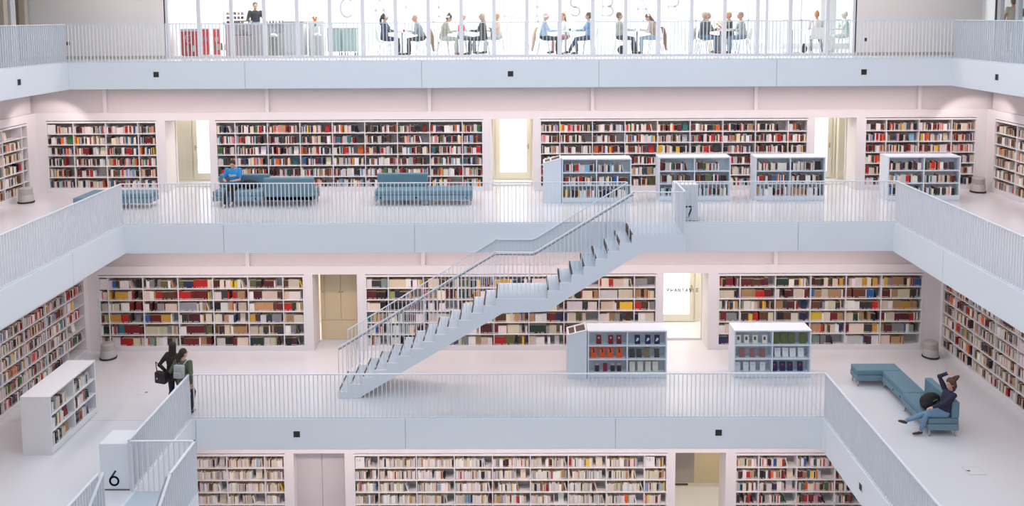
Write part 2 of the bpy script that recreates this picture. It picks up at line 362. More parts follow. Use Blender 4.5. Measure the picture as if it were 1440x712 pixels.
word('PHANTASIE', 4.47, LV[6]['D']+.765, Z6+1.42, .10, .07, 0.105, .022, .004, TEXTG, 'glass_lettering', 'small grey word PHANTASIE on the glass of the middle right niche', 'lettering')
# ------------------------------------------------------------------ railings
def rail_run(name, label, pts, heights=1.05, group='white steel railings around the galleries', zb=None, sp=.1, curb=True, hand=None, parent=None):
    """pts: list of (x,y,z) along the foot; height number; bars sit on the foot line"""
    P = [Vector(p) for p in pts]; o = P[0]; e = None if parent else empty(name, P[0], 0, label, 'railing', group)
    m = MB()
    for i in range(len(P)-1):
        a = P[i]-o+Vector((0, 0, heights)); b = P[i+1]-o+Vector((0, 0, heights)); t = (b-a).normalized()*.02
        m.bar(a-t, b+t, .05, .022)
    if parent:
        e = m.build('railing', RAILM, parent); e.matrix_parent_inverse = (Matrix.Translation(parent.location) @ parent.rotation_euler.to_matrix().to_4x4()).inverted(); e.location = P[0]; e['label'] = label
    else: m.build('top_rail', RAILM, e)
    if curb:
        m = MB()
        for i in range(len(P)-1):
            a = P[i]-o; b = P[i+1]-o; m.bar(a+Vector((0, 0, .012)), b+Vector((0, 0, .012)), .05, .022)
        m.build('bottom_rail', RAILM, e)
    if hand:
        m = MB(); off = Vector(hand)
        for i in range(2, len(P)-1):
            m.tube([P[i]-o+Vector((0, 0, heights-.07))+off, P[i+1]-o+Vector((0, 0, heights-.07))+off], .02, 8)
        m.build('handrail', mat('grey_handrail', (.36, .36, .38), .5), e)
    bars = []
    for i in range(len(P)-1):
        d = P[i+1]-P[i]; dh = Vector((d.x, d.y, 0)); n = max(1, int(dh.length/sp)); t = dh.normalized()
        for j in range(n+(1 if i == len(P)-2 else 0)):
            p = P[i]+d*(j/n); bars.append((p, t))
    def vis(b):
        x, y, zz = to_px(b[0]+Vector((0, 0, .5)))
        return (0 if (zz > 1 and -5 < x < 1445 and -30 < y < 730) else 1, zz)
    bars.sort(key=vis)
    meshes = {}
    rest = MB()
    for n, (p, t) in enumerate(bars):
        key = (round(t.x, 3), round(t.y, 3)); nx = Vector((-t.y, t.x, 0)); q = [t*.0075, nx*.02]
        loc = [(-q[0]-q[1]), (q[0]-q[1]), (q[0]+q[1]), (-q[0]+q[1])]; h0, h1 = (.0, heights)
        if n < 100:
            if key not in meshes:
                m = MB(); m.quadbox([tuple(v+Vector((0, 0, h0))) for v in loc]+[tuple(v+Vector((0, 0, h1))) for v in loc]); b = m.build('baluster', RAILM, e); meshes[key] = b.data
            else:
                b = bpy.data.objects.new('baluster', meshes[key]); COL.objects.link(b); b.parent = e
            b.location = p-o
        else:
            rest.quadbox([tuple(p-o+v+Vector((0, 0, h0))) for v in loc]+[tuple(p-o+v+Vector((0, 0, h1))) for v in loc])
    if rest.v: tag(rest.build('baluster', RAILM, e), kind='stuff')
    return e
i_ = .035
def ring(k, yl0, yr0):
    L = LV[k]; z = L['z']; return L, z
L = LV[8]; z = Z8
rail_run('railing', 'long white railing in front of the cafe at the top of the photo', [(L['xl']+i_, L['yf']-i_+.07, z), (L['xr']-i_, L['yf']-i_+.07, z)])
rail_run('railing', 'white railing on the left edge of the top gallery', [(L['xl']-i_, L['yf']-.02, z), (L['xl']-i_, 0, z)])
rail_run('railing', 'white railing on the right edge of the top gallery', [(L['xr']+i_, L['yf']-.02, z), (L['xr']+i_, 0, z)])
L = LV[7]; z = Z7
rail_run('railing', 'white railing in front of the blue sofas, upper gallery left of the stair head', [(L['xl']-i_, L['yf']+i_, z), (2.95, L['yf']+i_, z)])
rail_run('railing', 'short white railing on the upper gallery right of the box marked 7', [(4.24, L['yf']+i_, z), (L['xr']+i_, L['yf']+i_, z)])
rail_run('railing', 'white railing on the left edge of the upper gallery with sloping perspective', [(L['xl']-i_, L['yf']-.02, z), (L['xl']-i_, 2.3, z)])
rail_run('railing', 'white railing on the right edge of the upper gallery', [(L['xr']+i_, L['yf']-.02, z), (L['xr']+i_, 2.3, z)])
L = LV[6]; z = Z6
rail_run('railing', 'long white railing across the middle gallery in front of the staircase foot', [(L['xl']-i_, L['yf']+i_, z), (L['xr']+i_, L['yf']+i_, z)])
rail_run('railing', 'white railing running from the walking women towards the box marked 6', [(L['xl']-i_, L['yf']-.02, z), (L['xl']-i_, 16.78, z)])
rail_run('railing', 'white railing at the bottom left corner of the photo, nearer than box 6', [(L['xl']-i_, 15.45, z), (L['xl']-i_, 5, z)])
rail_run('railing', 'white railing on the right edge of the middle gallery beside the seated woman', [(L['xr']+i_, L['yf']-.02, z), (L['xr']+i_, 5, z)])
# ------------------------------------------------------------------ staircases
def staircase(loc, rz, label, rl):
    e = empty('staircase', loc, rz, label, 'staircase', 'white staircases between the galleries'); W_ = 1.28
    top = []; x = 1.30; z = 0; top = [(0, 0), (1.30, 0)]; treads = []
    for i in range(7):
        z -= .195; top += [(x, z)]; top += [(x+.29, z)]; treads.append((x, x+.29, z)); x += .29
    z -= .195; x = 3.33; top += [(x, z), (4.59, z)]; treads.append((x, 4.59, z)); x = 4.59
    for i in range(13):
        z -= .1786; top += [(x, z), (x+.2985, z)]; treads.append((x, x+.2985, z)); x += .2985
    z -= .1786; zb = -H+.004
    pts = top+[(x, zb), (7.97, zb), (4.42, -1.92), (3.35, -1.88), (1.06, -.43), (0, -.43)]
    MB().prism(pts, 'y', .0, W_).build('stringer', STAIRM, e)
    MB().box(.0, 1.29, .04, W_-.04, .001, .006).build('platform', TREADM, e)
    for a, b, zz in treads:
        t = MB().box(a+.004, b-.0005, .04, W_-.04, zz+.001, zz+.006).build('landing' if b-a > 1 else 'tread', TREADM, e)
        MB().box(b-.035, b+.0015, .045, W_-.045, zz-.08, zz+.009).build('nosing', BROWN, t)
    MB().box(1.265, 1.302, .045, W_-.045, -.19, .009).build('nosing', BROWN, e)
    MB().box(.85, .856, .04, W_-.04, .006, .008).build('joint', GREYM, e)
    ca, sa = math.cos(rz), math.sin(rz)
    def w(x, y, z): return (loc[0]+ca*x-sa*y, loc[1]+sa*x+ca*y, loc[2]+z)
    hz = 1.05
    prof = [(0, 0), (1.26, 0), (3.65, -1.47), (4.60, -1.46), (8.45, -3.83)]
    off = w(0, -.07, 0); offv = (off[0]-loc[0], off[1]-loc[1], 0)
    rail_run('railing', rl[0], [w(.02, 0, 0)]+[w(.02 if a == 0 else a, W_-.02, zz) for a, zz in prof], curb=False, hand=offv, parent=e)
    rail_run('railing', rl[1], [w(a, .02, zz) for a, zz in prof[1:]], curb=False, parent=e)
    return e
staircase((4.24, 22.34-.026, Z7), PI, 'white staircase rising from the middle gallery to the upper gallery', ('void-side railing of the big staircase, from box 7 down to its foot', 'far railing of the big staircase, against the upper gallery edge'))
staircase((-7.45+.026, 16.75, Z6), -PI/2, 'head of white staircase going down beside the box marked 6', ('void-side railing of the stair by box 6, bottom left of photo', 'gallery-side sloping railing of the stair by box 6'))
def number_box(loc, ch, label, nx):
    e = empty('number_box', loc, 0, label, 'box'); MB().box(0, .57, 0, .6, 0, .94).build('body', FASCIA, e, bevel=.008)
    MB().box(0.004, .566, .004, .596, .94, .955).build('lid', WHITE, e)
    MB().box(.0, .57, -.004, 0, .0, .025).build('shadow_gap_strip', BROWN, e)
    strokes(GL[ch], .036, .006, .30, .21).build('numeral', NAVY, e, loc=(nx, -.004, .10))
number_box((-8.10, 16.80, Z6), '6', 'pale box with dark blue number 6 at the lower left stair head', .17)
number_box((4.25, 22.45, Z7), '7', 'pale box with dark blue number 7 beside the head of the staircase', .22)
# square openings in the parapets
def outlet(x, y, z, side, label):
    e = empty('wall_outlet', (x, y, z), {'f': 0, 'l': PI/2, 'r': -PI/2}[side], label, 'wall outlet', 'small black square outlets in the parapets')
    MB().box(-.075, .075, -.006, 0, -.075, .075).build('recess', DARK, e); m = MB()
    for a in ((-.085, .085, .075, .083), (-.085, .085, -.083, -.075), (-.085, -.077, -.075, .075), (.077, .085, -.075, .075)): m.box(a[0], a[1], -.012, 0, a[2], a[3])
    m.build('rim', WHITE, e)
for x, z, s in ((-9.81, Z8-.345, 'left'), (0.01, Z8-.37, 'centre'), (9.75, Z8-.365, 'right')): outlet(x, LV[8]['yf']-.026, z, 'f', 'black square outlet in the top parapet, facing the camera, %s one' % s)
outlet(LV[8]['xl']+.026, 22.05, Z8-.36, 'l', 'black square outlet in the top parapet, far left side face')
outlet(LV[8]['xr']-.026, 22.2, Z8-.36, 'r', 'black square outlet in the top parapet, far right side face')
outlet(-4.99, LV[6]['yf']-.026, -.37, 'f', 'black square outlet in the lowest parapet, left of its centre joint')
outlet(4.85, LV[6]['yf']-.026, -.35, 'f', 'black square outlet in the lowest parapet, above the tan corridor')
outlet(LV[6]['xr']-.026, 17.57, -.38, 'r', 'black square outlet in the lowest parapet, right side face')
# ------------------------------------------------------------------ bookcases
TIER = [.14, .47, .81, 1.14, 1.47, 1.80, 2.12]
BOOKS = []      # every book: (matrix, x, y, z, width, depth, height, colour, page colour, lean, label parts)
def srgb(r, g, b): return tuple(((c/255+.055)/1.055)**2.4 if c > 10 else c/3294.6 for c in (r, g, b))
NAMED = {'white': (232, 226, 222), 'cream': (222, 208, 184), 'grey': (140, 140, 142), 'pale grey': (190, 188, 188), 'black': (30, 27, 30), 'charcoal': (58, 54, 54), 'red': (186, 34, 30), 'dark red': (112, 26, 30),
         'maroon': (84, 30, 34), 'orange': (226, 100, 36), 'yellow': (232, 190, 60), 'brown': (96, 60, 40), 'tan': (176, 138, 98), 'navy': (34, 44, 82), 'blue': (44, 98, 160), 'light blue': (130, 172, 200),
         'teal': (44, 112, 116), 'green': (56, 112, 62), 'dark green': (34, 58, 44), 'olive': (94, 96, 52), 'pale green': (150, 168, 96), 'purple': (84, 50, 100), 'pink': (222, 140, 150), 'gold': (198, 150, 62), 'grey green': (128, 146, 130)}
PAL = {'mix': [('white', 28), ('cream', 14), ('pale grey', 7), ('black', 15), ('charcoal', 9), ('red', 7), ('dark red', 7), ('maroon', 5), ('orange', 4), ('yellow', 2), ('brown', 9), ('tan', 5), ('navy', 2.5), ('blue', 1.5), ('light blue', 2.5), ('teal', 2), ('green', 2), ('olive', 2), ('pink', 2), ('purple', 1)],
       'pale': [('white', 48), ('cream', 20), ('pale grey', 12), ('black', 4), ('dark red', 2), ('grey', 5), ('orange', 1.5), ('brown', 3), ('light blue', 2), ('red', 1.5), ('yellow', 1), ('tan', 4)],
       'series': [('maroon', 9), ('dark red', 7), ('cream', 26), ('white', 20), ('dark green', 4), ('navy', 6), ('grey', 5), ('olive', 5), ('tan', 11), ('gold', 2.5), ('red', 4), ('charcoal', 10), ('black', 5), ('pale green', 1.5), ('grey green', 3.5), ('blue', 2), ('yellow', 2), ('brown', 6), ('teal', 1)],
       'dull': [('white', 26), ('cream', 22), ('tan', 8), ('brown', 10), ('charcoal', 12), ('grey', 8), ('dark red', 6), ('red', 3), ('olive', 3), ('navy', 3), ('orange', 2)]}
def pick(p):
    t = random.random()*sum(w for _, w in PAL[p])
    for n, w in PAL[p]:
        t -= w
        if t <= 0: break
    c = srgb(*NAMED[n]); j = random.uniform(.75, 1.2); return n, tuple(min(.9, max(.004, x*j*random.uniform(.93, 1.07))) for x in c)
def page(style):
    if style in ('pale', 'series', 'dull'): a = random.choice([srgb(226, 208, 172), srgb(208, 178, 128), srgb(232, 222, 205)])
    else: a = random.choice([srgb(232, 226, 216), srgb(222, 208, 188)])
    return a
ORD = lambda n: '%d%s' % (n, 'th' if 10 < n % 100 < 14 else {1: 'st', 2: 'nd', 3: 'rd'}.get(n % 10, 'th'))
TN = {6: ['bottom', 'fifth', 'fourth', 'third', 'second', 'top'], 3: ['bottom', 'middle', 'top']}
def fill(M, x0, x1, z, hmax, style, info, full=None, dep=.19, y0=.035):
    """rows of books from x0 to x1 on a shelf at height z (case-local frame, front at y=0)"""
    full = full if full is not None else (random.uniform(.93, 1.0) if random.random() < .8 else random.uniform(.6, .9))
    fo = style in ('mix', 'dull') and (x1-x0) > .75 and random.random() < .13
    if fo: full = random.uniform(.66, .74)
    end = x0+(x1-x0)*full; x = x0+.006; n = 0; run = 0
    while x < end-.02:
        if run <= 0:
            if style == 'series':
                run = random.choice([1, 1, 1, 2, 3, 4, 5, 7, 10]); bt = random.uniform(.022, .05); bh = hmax*random.uniform(.68, .86); bd = random.uniform(.17, .22)
            else:
                run = random.choice([1, 1, 1, 1, 2, 3]); bt = random.choice([.014, .02, .025, .03, .035, .045]) if style != 'pale' else random.choice([.012, .018, .022, .03]); bh = hmax*random.uniform(.60, .80); bd = random.uniform(.14, .2)
            nm, c = pick(style); pg = page(style)
        run -= 1
        t = bt*random.uniform(.9, 1.1); hh = bh*(random.uniform(.985, 1.01) if style == 'series' else random.uniform(.95, 1.04))
        if x+t > x1-.004: break
        yy = y0+random.uniform(0, .012)
        n += 1
        BOOKS.append((M, x, yy, z, t, bd, hh, c, pg, 0.0, (nm, n, info)))
        x += t+.0012
        if random.random() < .012: x += random.uniform(.03, .12)
    rem = x1-x
    if rem > .10 and random.random() < .5 and n and not fo:       # a leaning book closes the row
        nm, c = pick(style); t = .028; hh = hmax*.72; n += 1; a = random.uniform(.12, .3)
        BOOKS.append((M, x+hh*math.sin(a)+.004, y0+.01, z, t, .17, hh, c, page(style), -a, (nm, n, info)))
        x += hh*math.sin(a)+.05
    rem = x1-x
    if rem > .2 and (fo or (rem > .28 and random.random() < .45)):
        nm, c = pick(style); FACE.append((M, x+rem*.5, z, nm, c, random.uniform(.13, .17), min(hmax*.8, random.uniform(.2, .25)), info, None))
FACE = []   # books shown with their cover to the front
def placard(M, x, z, txt, label):
    e = empty('shelf_sign', M @ Vector((x, .02, z)), M.to_euler().z, label, 'sign'); MB().box(0, .24, 0, .012, 0, .27).build('panel', CASEM, e)
    if txt:
        m = MB()
        for i, ch in enumerate(txt):
            s = strokes(GL[ch], .012, .003, .07, .045); o = len(m.v); m.v += [(v[0]+.03+i*.065, v[1]-.002, v[2]+.16) for v in s.v]; m.f += [tuple(o+j for j in f) for f in s.f]; m.m += s.m
        m.build('numerals', GREYM, e)
def bookcase(loc, rz, x0, x1, divs, style, label, short, sign=None, tiers=TIER, fulls=None, group='tall built-in bookcases'):
    M = Matrix.Translation(loc) @ Matrix.Rotation(rz, 4, 'Z')
    e = empty('bookcase', loc, rz, label, 'bookcase', group)
    fr = .03; dp = .33; zt = tiers[-1]; m = MB()
    m.box(x0, x0+fr, -.012, dp, 0, zt+.05); m.box(x1-fr, x1, -.012, dp, 0, zt+.05); m.box(x0+fr, x1-fr, -.012, dp, zt, zt+.05); m.box(x0+fr, x1-fr, -.008, dp, 0, tiers[0]-.025)
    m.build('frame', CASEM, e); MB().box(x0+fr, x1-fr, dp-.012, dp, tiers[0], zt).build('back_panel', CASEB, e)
    for t in tiers[:-1]: MB().box(x0+fr, x1-fr, 0, dp-.012, t-.025, t).build('shelf', CASEM, e)
    ds = [d for d in divs if x0+.2 < d < x1-.2]
    for d in ds:
        m = MB()
        for i in range(len(tiers)-1): m.box(d-.011, d+.011, 0, dp-.012, tiers[i], tiers[i+1]-(.025 if i < len(tiers)-2 else 0))
        m.build('divider', CASEM, e)
    ed = [x0+fr]+ds+[x1-fr]
    for i in range(len(tiers)-1):
        for j in range(len(ed)-1):
            a = ed[j]+(.011 if j else 0); b = ed[j+1]-(.011 if j < len(ed)-2 else 0)
            if sign is not None and i == len(tiers)-2 and j == 0: placard(M, a+.01, tiers[i]+.002, sign[0], sign[1]); a += .27
            if fulls is not None: f = fulls(i, j)
            else: f = None
            if f == 0: continue
            hm = tiers[i+1]-tiers[i]-.03
            fill(M, a, b, tiers[i], hm, style, (TN[6][i], j, len(ed)-1, short), f)
    return e
G = [(k+.5)*.98 for k in range(-15, 15)]
nm7 = [('bookcase of mixed books in the upper left corner beside the left niche', 'upper left corner bookcase', None), ('wide bookcase behind the blue sofas on the upper gallery', 'bookcase behind the sofas', None),
       ('wide bookcase right of the centre door, behind three low cases on the upper gallery', 'bookcase right of the centre door', None), ('bookcase on the rear wall in the upper right corner', 'upper right corner bookcase', None)]
nm6 = [('bookcase of bound series left of the yellow cupboard on the middle gallery', 'bookcase left of the yellow cupboard'), ('wide bookcase of bound volumes behind the staircase', 'bookcase behind the staircase'), ('bookcase of bound volumes right of the middle right niche', 'bookcase right of the glazed niche')]
nm5 = [('lowest bookcase left of the grey double door', 'lowest bookcase left of grey door'), ('lowest wide bookcase between grey door and tan corridor', 'lowest bookcase in the centre'), ('lowest bookcase right of the tan corridor', 'lowest bookcase right of corridor')]
for i, (a, b) in enumerate(HALFREAR[7]): bookcase((0, LV[7]['D'], Z7), 0, a, b, G, 'mix', nm7[i][0], nm7[i][1], (None, 'blank white sign panel in the top left bay of the upper left corner bookcase') if i == 0 else None)
def f6(i, j): return random.choice([1, .98, .95, .8, .6, 1, .9])
for i, (a, b) in enumerate(HALFREAR[6]): bookcase((0, LV[6]['D'], Z6), 0, a, b, G, 'series', nm6[i][0], nm6[i][1], (None, 'blank white sign panel, top left bay of the bookcase left of yellow cupboard') if i == 0 else None, fulls=f6)
def f5(i, j): return random.choice([.97, .9, .75, .7, .65, .98])
for i, (a, b) in enumerate(HALFREAR[5]): bookcase((0, LV[5]['D'], Z5), 0, a, b, G, 'pale' if i != 2 else 'mix', nm5[i][0], nm5[i][1], ('14', 'white sign panel with number 14 at the left end of the lowest centre bookcase') if i == 1 else None, fulls=f5)
placard(Matrix.Translation((3.44+.01, LV[5]['D'], Z5)), .0, TIER[5]+.002, '15', 'white sign panel with number 15 at the right end of the lowest centre bookcase')
BOOKS[:] = [b for b in BOOKS if not (b[0].translation.z == Z5 and abs(b[3]-TIER[5]) < .01 and 3.43 < b[1] < 3.72)]
# side wall bookcases
def sidecase(k, sd, dv0, style, label, short, sp=1.0, sign=None):
    L = LV[k]; (ya, yb), = SIDEY[(k, sd)]
    if sd == 'l': return bookcase((L['WL'], YC, L['z']), PI/2, ya-YC, yb-YC, [dv0-YC-sp*i for i in range(12)], style, label, short)
    return bookcase((L['WR'], YC, L['z']), -PI/2, YC-yb, YC-ya, [YC-dv0+sp*i for i in range(12)], style, label, short)
sidecase(7, 'l', 25.75, 'dull', 'bookcase on the upper left side wall, at the photo edge', 'upper left side wall bookcase', .98)
sidecase(7, 'r', 24.95, 'dull', 'bookcase on the upper right side wall, at the photo edge', 'upper right side wall bookcase', .98)
sidecase(6, 'l', 22.96, 'mix', 'long receding bookcase on the middle left side wall', 'middle left side wall bookcase')
sidecase(6, 'r', 23.36, 'dull', 'long receding bookcase on the middle right side wall behind the seated woman', 'middle right side wall bookcase')
# ------------------------------------------------------------------ freestanding low cases
def lowcase(loc, rz, w, label, short, style, mtl, h=1.27, d=.58, nb=2, books=True):
    M = Matrix.Translation(loc) @ Matrix.Rotation(rz, 4, 'Z'); e = empty('low_bookcase', loc, rz, label, 'bookcase', 'freestanding low bookcases')
    tt = [.15, .52, .88, h-.035]; fr = .035; m = MB()
    m.box(0, fr, 0, d, 0, h-.035); m.box(w-fr, w, 0, d, 0, h-.035); m.box(fr, w-fr, .0, d, .03, tt[0]-.03)
    m.build('side_panels', mtl, e); MB().box(-.004, w+.004, -.004, d+.004, h-.035, h).build('top_panel', mtl, e, bevel=.004)
    MB().box(fr, w-fr, .02, d-.02, 0, .03).build('plinth', mtl, e); MB().box(fr, w-fr, .30, d, tt[0]-.03, h-.036).build('back_panel', mtl, e)
    for t in tt[:-1]: MB().box(fr, w-fr, .004, .30, t-.03, t).build('shelf', mtl, e)
    for k in range(1, nb):
        x = w*k/nb; m = MB()
        for i in range(3): m.box(x-.015, x+.015, .004, .30, tt[i], tt[i+1]-(.03 if i < 2 else 0))
        m.build('divider', mtl, e)
    if books:
        for i in range(3):
            for j in range(nb):
                a = w*j/nb+(.015 if j else fr)+.03; b = w*(j+1)/nb-(.015 if j < nb-1 else fr)
                if style == 'tilted': fill(M, a, b, tt[i], .33, 'mix', (TN[3][i], j, nb, short), random.uniform(.45, .75))
                else: fill(M, a, b-.02, tt[i], .31, style, (TN[3][i], j, nb, short), random.choice([.72, .72, .98]) if i == 2 else random.uniform(.9, .99))
    return M, tt
lowcase((1.44, 24.75, Z7), 0, 1.96, 'low bookcase with sloping stand attached, right of the centre door', 'low case nearest the centre door', 'mix', CASEC)
lowcase((4.20, 24.95, Z7), 0, 2.04, 'low bookcase on the upper gallery behind the box marked 7', 'low case behind box 7', 'mix', CASEC)
lowcase((6.93, 24.92, Z7), 0, 1.98, 'low bookcase on the upper gallery between box 7 and right niche', 'low case before the right niche', 'mix', CASEC)
lowcase((10.66, 24.9, Z7), 0, 2.05, 'low bookcase partly hidden by the upper right railing', 'rightmost low case, upper gallery', 'mix', CASEC)
MA, TA = lowcase((1.98, 22.2, Z6), 0, 2.04, 'low display case of red, orange and navy books on the middle gallery', '', 'x', CASEC, books=False)
ME_, TE = lowcase((5.74, 22.2, Z6), 0, 1.98, 'low display case of olive, white and navy books on the middle gallery', '', 'x', CASEC, books=False)
lowcase((-9.80, 18.22, Z6), PI/2, 2.03, 'white low bookcase standing on the left side of the middle gallery', 'left side low case', 'tilted', WHITE, h=1.30, d=.64)
def slant(loc, label):
    e = empty('reading_stand', loc, 0, label, 'stand', 'sloping reading stands'); w, d = .50, .58
    MB().prism([(0, 0), (w, 0), (w, 1.27), (0, 1.14)], 'y', 0, d).build('body', CASEC, e)
    for a, b in ((.05, .19), (.23, .46)):
        za, zb = 1.14+.13*a/w, 1.14+.13*b/w
        MB().prism([(a, za-.01), (b, zb-.01), (b, zb+.004), (a, za+.004)], 'y', .08, d-.08).build('tray', BROWN, e)
    m = MB(); m.prism([(0, 1.141), (w, 1.271), (w, 1.29), (0, 1.16)], 'y', 0, .06); m.prism([(0, 1.141), (w, 1.271), (w, 1.29), (0, 1.16)], 'y', d-.06, d)
    for a, b in ((0, .045), (.195, .225), (.465, .5)): m.prism([(a, 1.141+.26*a), (b, 1.141+.26*b), (b, 1.16+.26*b), (a, 1.16+.26*a)], 'y', .06, d-.06)
    m.build('top_frame', WHITE, e)
slant((.925, 24.75, Z7), 'sloping reading stand at the left end of the low case by centre door')
slant((1.46, 22.2, Z6), 'sloping reading stand at the left end of the red and orange display case')
# display books: (row, x px in crop, colour, motif colour, w, h, name)
def disp(M, T_, x, row, nm, c, motif, w, h, lab): FACE.append((M, x, T_[row], nm, c, w, h, lab, motif))
fa = lambda p: (p-280)/770*2.02; fe = lambda p: (p-150)/780*1.98
lab = lambda t, w: ('D', t+w)
OR3 = ['first', 'second', 'third', 'fourth']
def row(M, T_, f, r, px, nm, c, motif, w, h, desc, bay):
    for i, p in enumerate(px):
        disp(M, T_, f(p), r, nm, srgb(*c), motif, w, h, lab('', '%s %s from left, %s row, %s' % (desc, OR3[i], TN[3][r], bay)))
row(MA, TA, fa, 2, (392, 510, 590), 'dark red', (120, 26, 34), ((.6, .5, .5), 'dot'), .13, .23, 'dark red display book,', 'left bay, near display case')
row(MA, TA, fa, 2, (772, 875, 965), 'navy', (24, 26, 66), ((.75, .8, .85), 'mid'), .135, .23, 'navy display book with white motif,', 'right bay')
row(MA, TA, fa, 1, (340, 425, 503, 592), 'orange', (228, 84, 30), ((.03, .03, .03), 'high'), .15, .265, 'orange display book with black figure,', 'left bay')
row(MA, TA, fa, 1, (720, 790), 'charcoal', (62, 62, 58), None, .13, .22, 'charcoal display book,', 'right bay')
row(MA, TA, fa, 1, (866,), 'tan', (126, 112, 88), None, .15, .26, 'taupe display book, taller,', 'right bay')
row(MA, TA, fa, 1, (964,), 'charcoal', (70, 68, 60), None, .13, .22, 'charcoal display book by the case end,', 'right bay')
row(MA, TA, fa, 0, (375, 530, 592), 'purple', (56, 34, 60), ((.42, .34, .32), 'top'), .11, .22, 'plum display book with beige upper band,', 'left bay')
row(MA, TA, fa, 0, (456,), 'dark red', (128, 28, 46), None, .11, .21, 'crimson display book,', 'left bay')
row(MA, TA, fa, 0, (722, 803, 879, 950), 'cream', (214, 212, 196), ((.5, .5, .46), 'line'), .14, .25, 'cream display book,', 'right bay, near orange books')
row(ME_, TE, fe, 2, (204, 285, 373, 470), 'cream', (226, 222, 206), ((.12, .08, .1), 'pic'), .13, .22, 'cream display book with dark picture,', 'left bay')
row(ME_, TE, fe, 2, (580, 665, 745, 856), 'olive', (96, 104, 58), ((.16, .18, .08), 'line'), .17, .28, 'large olive display book,', 'right bay')
row(ME_, TE, fe, 1, (243, 350, 448), 'pink', (150, 98, 100), None, .14, .225, 'dusty rose display book,', 'left bay')
row(ME_, TE, fe, 1, (603, 683, 757, 840), 'white', (226, 230, 232), ((.45, .5, .55), 'line'), .15, .235, 'white display book above the navy ones,', 'right bay')
row(ME_, TE, fe, 0, (197, 284, 355, 454), 'white', (214, 220, 226), ((.35, .42, .5), 'line'), .14, .23, 'white display book,', 'left bay, below rose books')
row(ME_, TE, fe, 0, (575, 657, 733, 835), 'navy', (26, 38, 84), ((.6, .03, .03), 'dot'), .14, .24, 'navy display book with red dot,', 'right bay')
BAYN = ['first', 'second', 'third', 'fourth', 'fifth', 'sixth', 'seventh', 'eighth', 'ninth', 'tenth', 'eleventh', 'twelfth']
def book_geo(b):
    M, x, y, z, t, d, h, c, pg, lean, _ = b
    v = [(0, 0, 0), (t, 0, 0), (t, d, 0), (0, d, 0), (0, 0, h), (t, 0, h), (t, d, h), (0, d, h)]
    if lean:
        ca, sa = math.cos(lean), math.sin(lean); v = [(p[0]*ca+p[2]*sa, p[1], -p[0]*sa+p[2]*ca+t*max(0, sa)) for p in v]
        mz = min(p[2] for p in v); v = [(p[0], p[1], p[2]-mz) for p in v]
    return M, v, (x, y, z), c, pg
# visible size of each book on the photo plane
bpy.context.view_layer.update()
dg = bpy.context.evaluated_depsgraph_get()
from mathutils.bvhtree import BVHTree
bv = []; bf = []
for o in COL.objects:
    if o.type != 'MESH' or o.name.startswith('baluster') or o.name.startswith('back_panel'): continue
    M = o.matrix_world; n = len(bv); bv += [M @ v.co for v in o.data.vertices]; bf += [tuple(n+i for i in p.vertices) for p in o.data.polygons]
TREE = BVHTree.FromPolygons(bv, bf)
def seen(p):
    p = Vector(p); d = p-CAM; r = TREE.ray_cast(CAM, d.normalized(), d.length-.02); return r[0] is None
def score(b):
    M, v, o, c, pg = book_geo(b); P = [M @ (Vector(o)+Vector(q)) for q in v]; px = [to_px(p) for p in P]
    cx = sum(p[0] for p in px)/8; cy = sum(p[1] for p in px)/8
    if not (2 < cx < 1438 and 2 < cy < 710): return 0
    a = 0
    for q in ((0, 3, 2, 1), (4, 5, 6, 7), (0, 1, 5, 4), (1, 2, 6, 5), (2, 3, 7, 6), (3, 0, 4, 7)):
        s = 0
        for i in range(4): x1, y1 = px[q[i]][:2]; x2, y2 = px[q[(i+1) % 4]][:2]; s += x1*y2-x2*y1
        if s < 0: a += -s/2
        fr = (P[0]+P[5])/2
    nn = (P[0]+P[5])/2
    vis = sum(seen(q+(CAM-q).normalized()*.004) for q in (nn, P[4]*.9+P[1]*.1, P[5]*.6+P[0]*.4))/3
    s_ = abs((px[1][0]-px[0][0])*(px[4][1]-px[0][1]))
    return (s_+.35*abs(a))*vis
BOOKS_ALL = BOOKS
sc = sorted(((score(b), i) for i, b in enumerate(BOOKS)), reverse=True)
NFACE_VIS = []
for f in FACE:
    M, x, z, nm, c, w, h, info, motif = f; p = M @ Vector((x, .08, z+h/2)); q = to_px(p)
    NFACE_VIS.append(0 < q[0] < 1440 and 0 < q[1] < 712 and seen(M @ Vector((x, .01, z+h*.6))))
NF = sum(NFACE_VIS)
ind = set(i for s, i in sc[:max(0, 298-NF)] if s > 0)
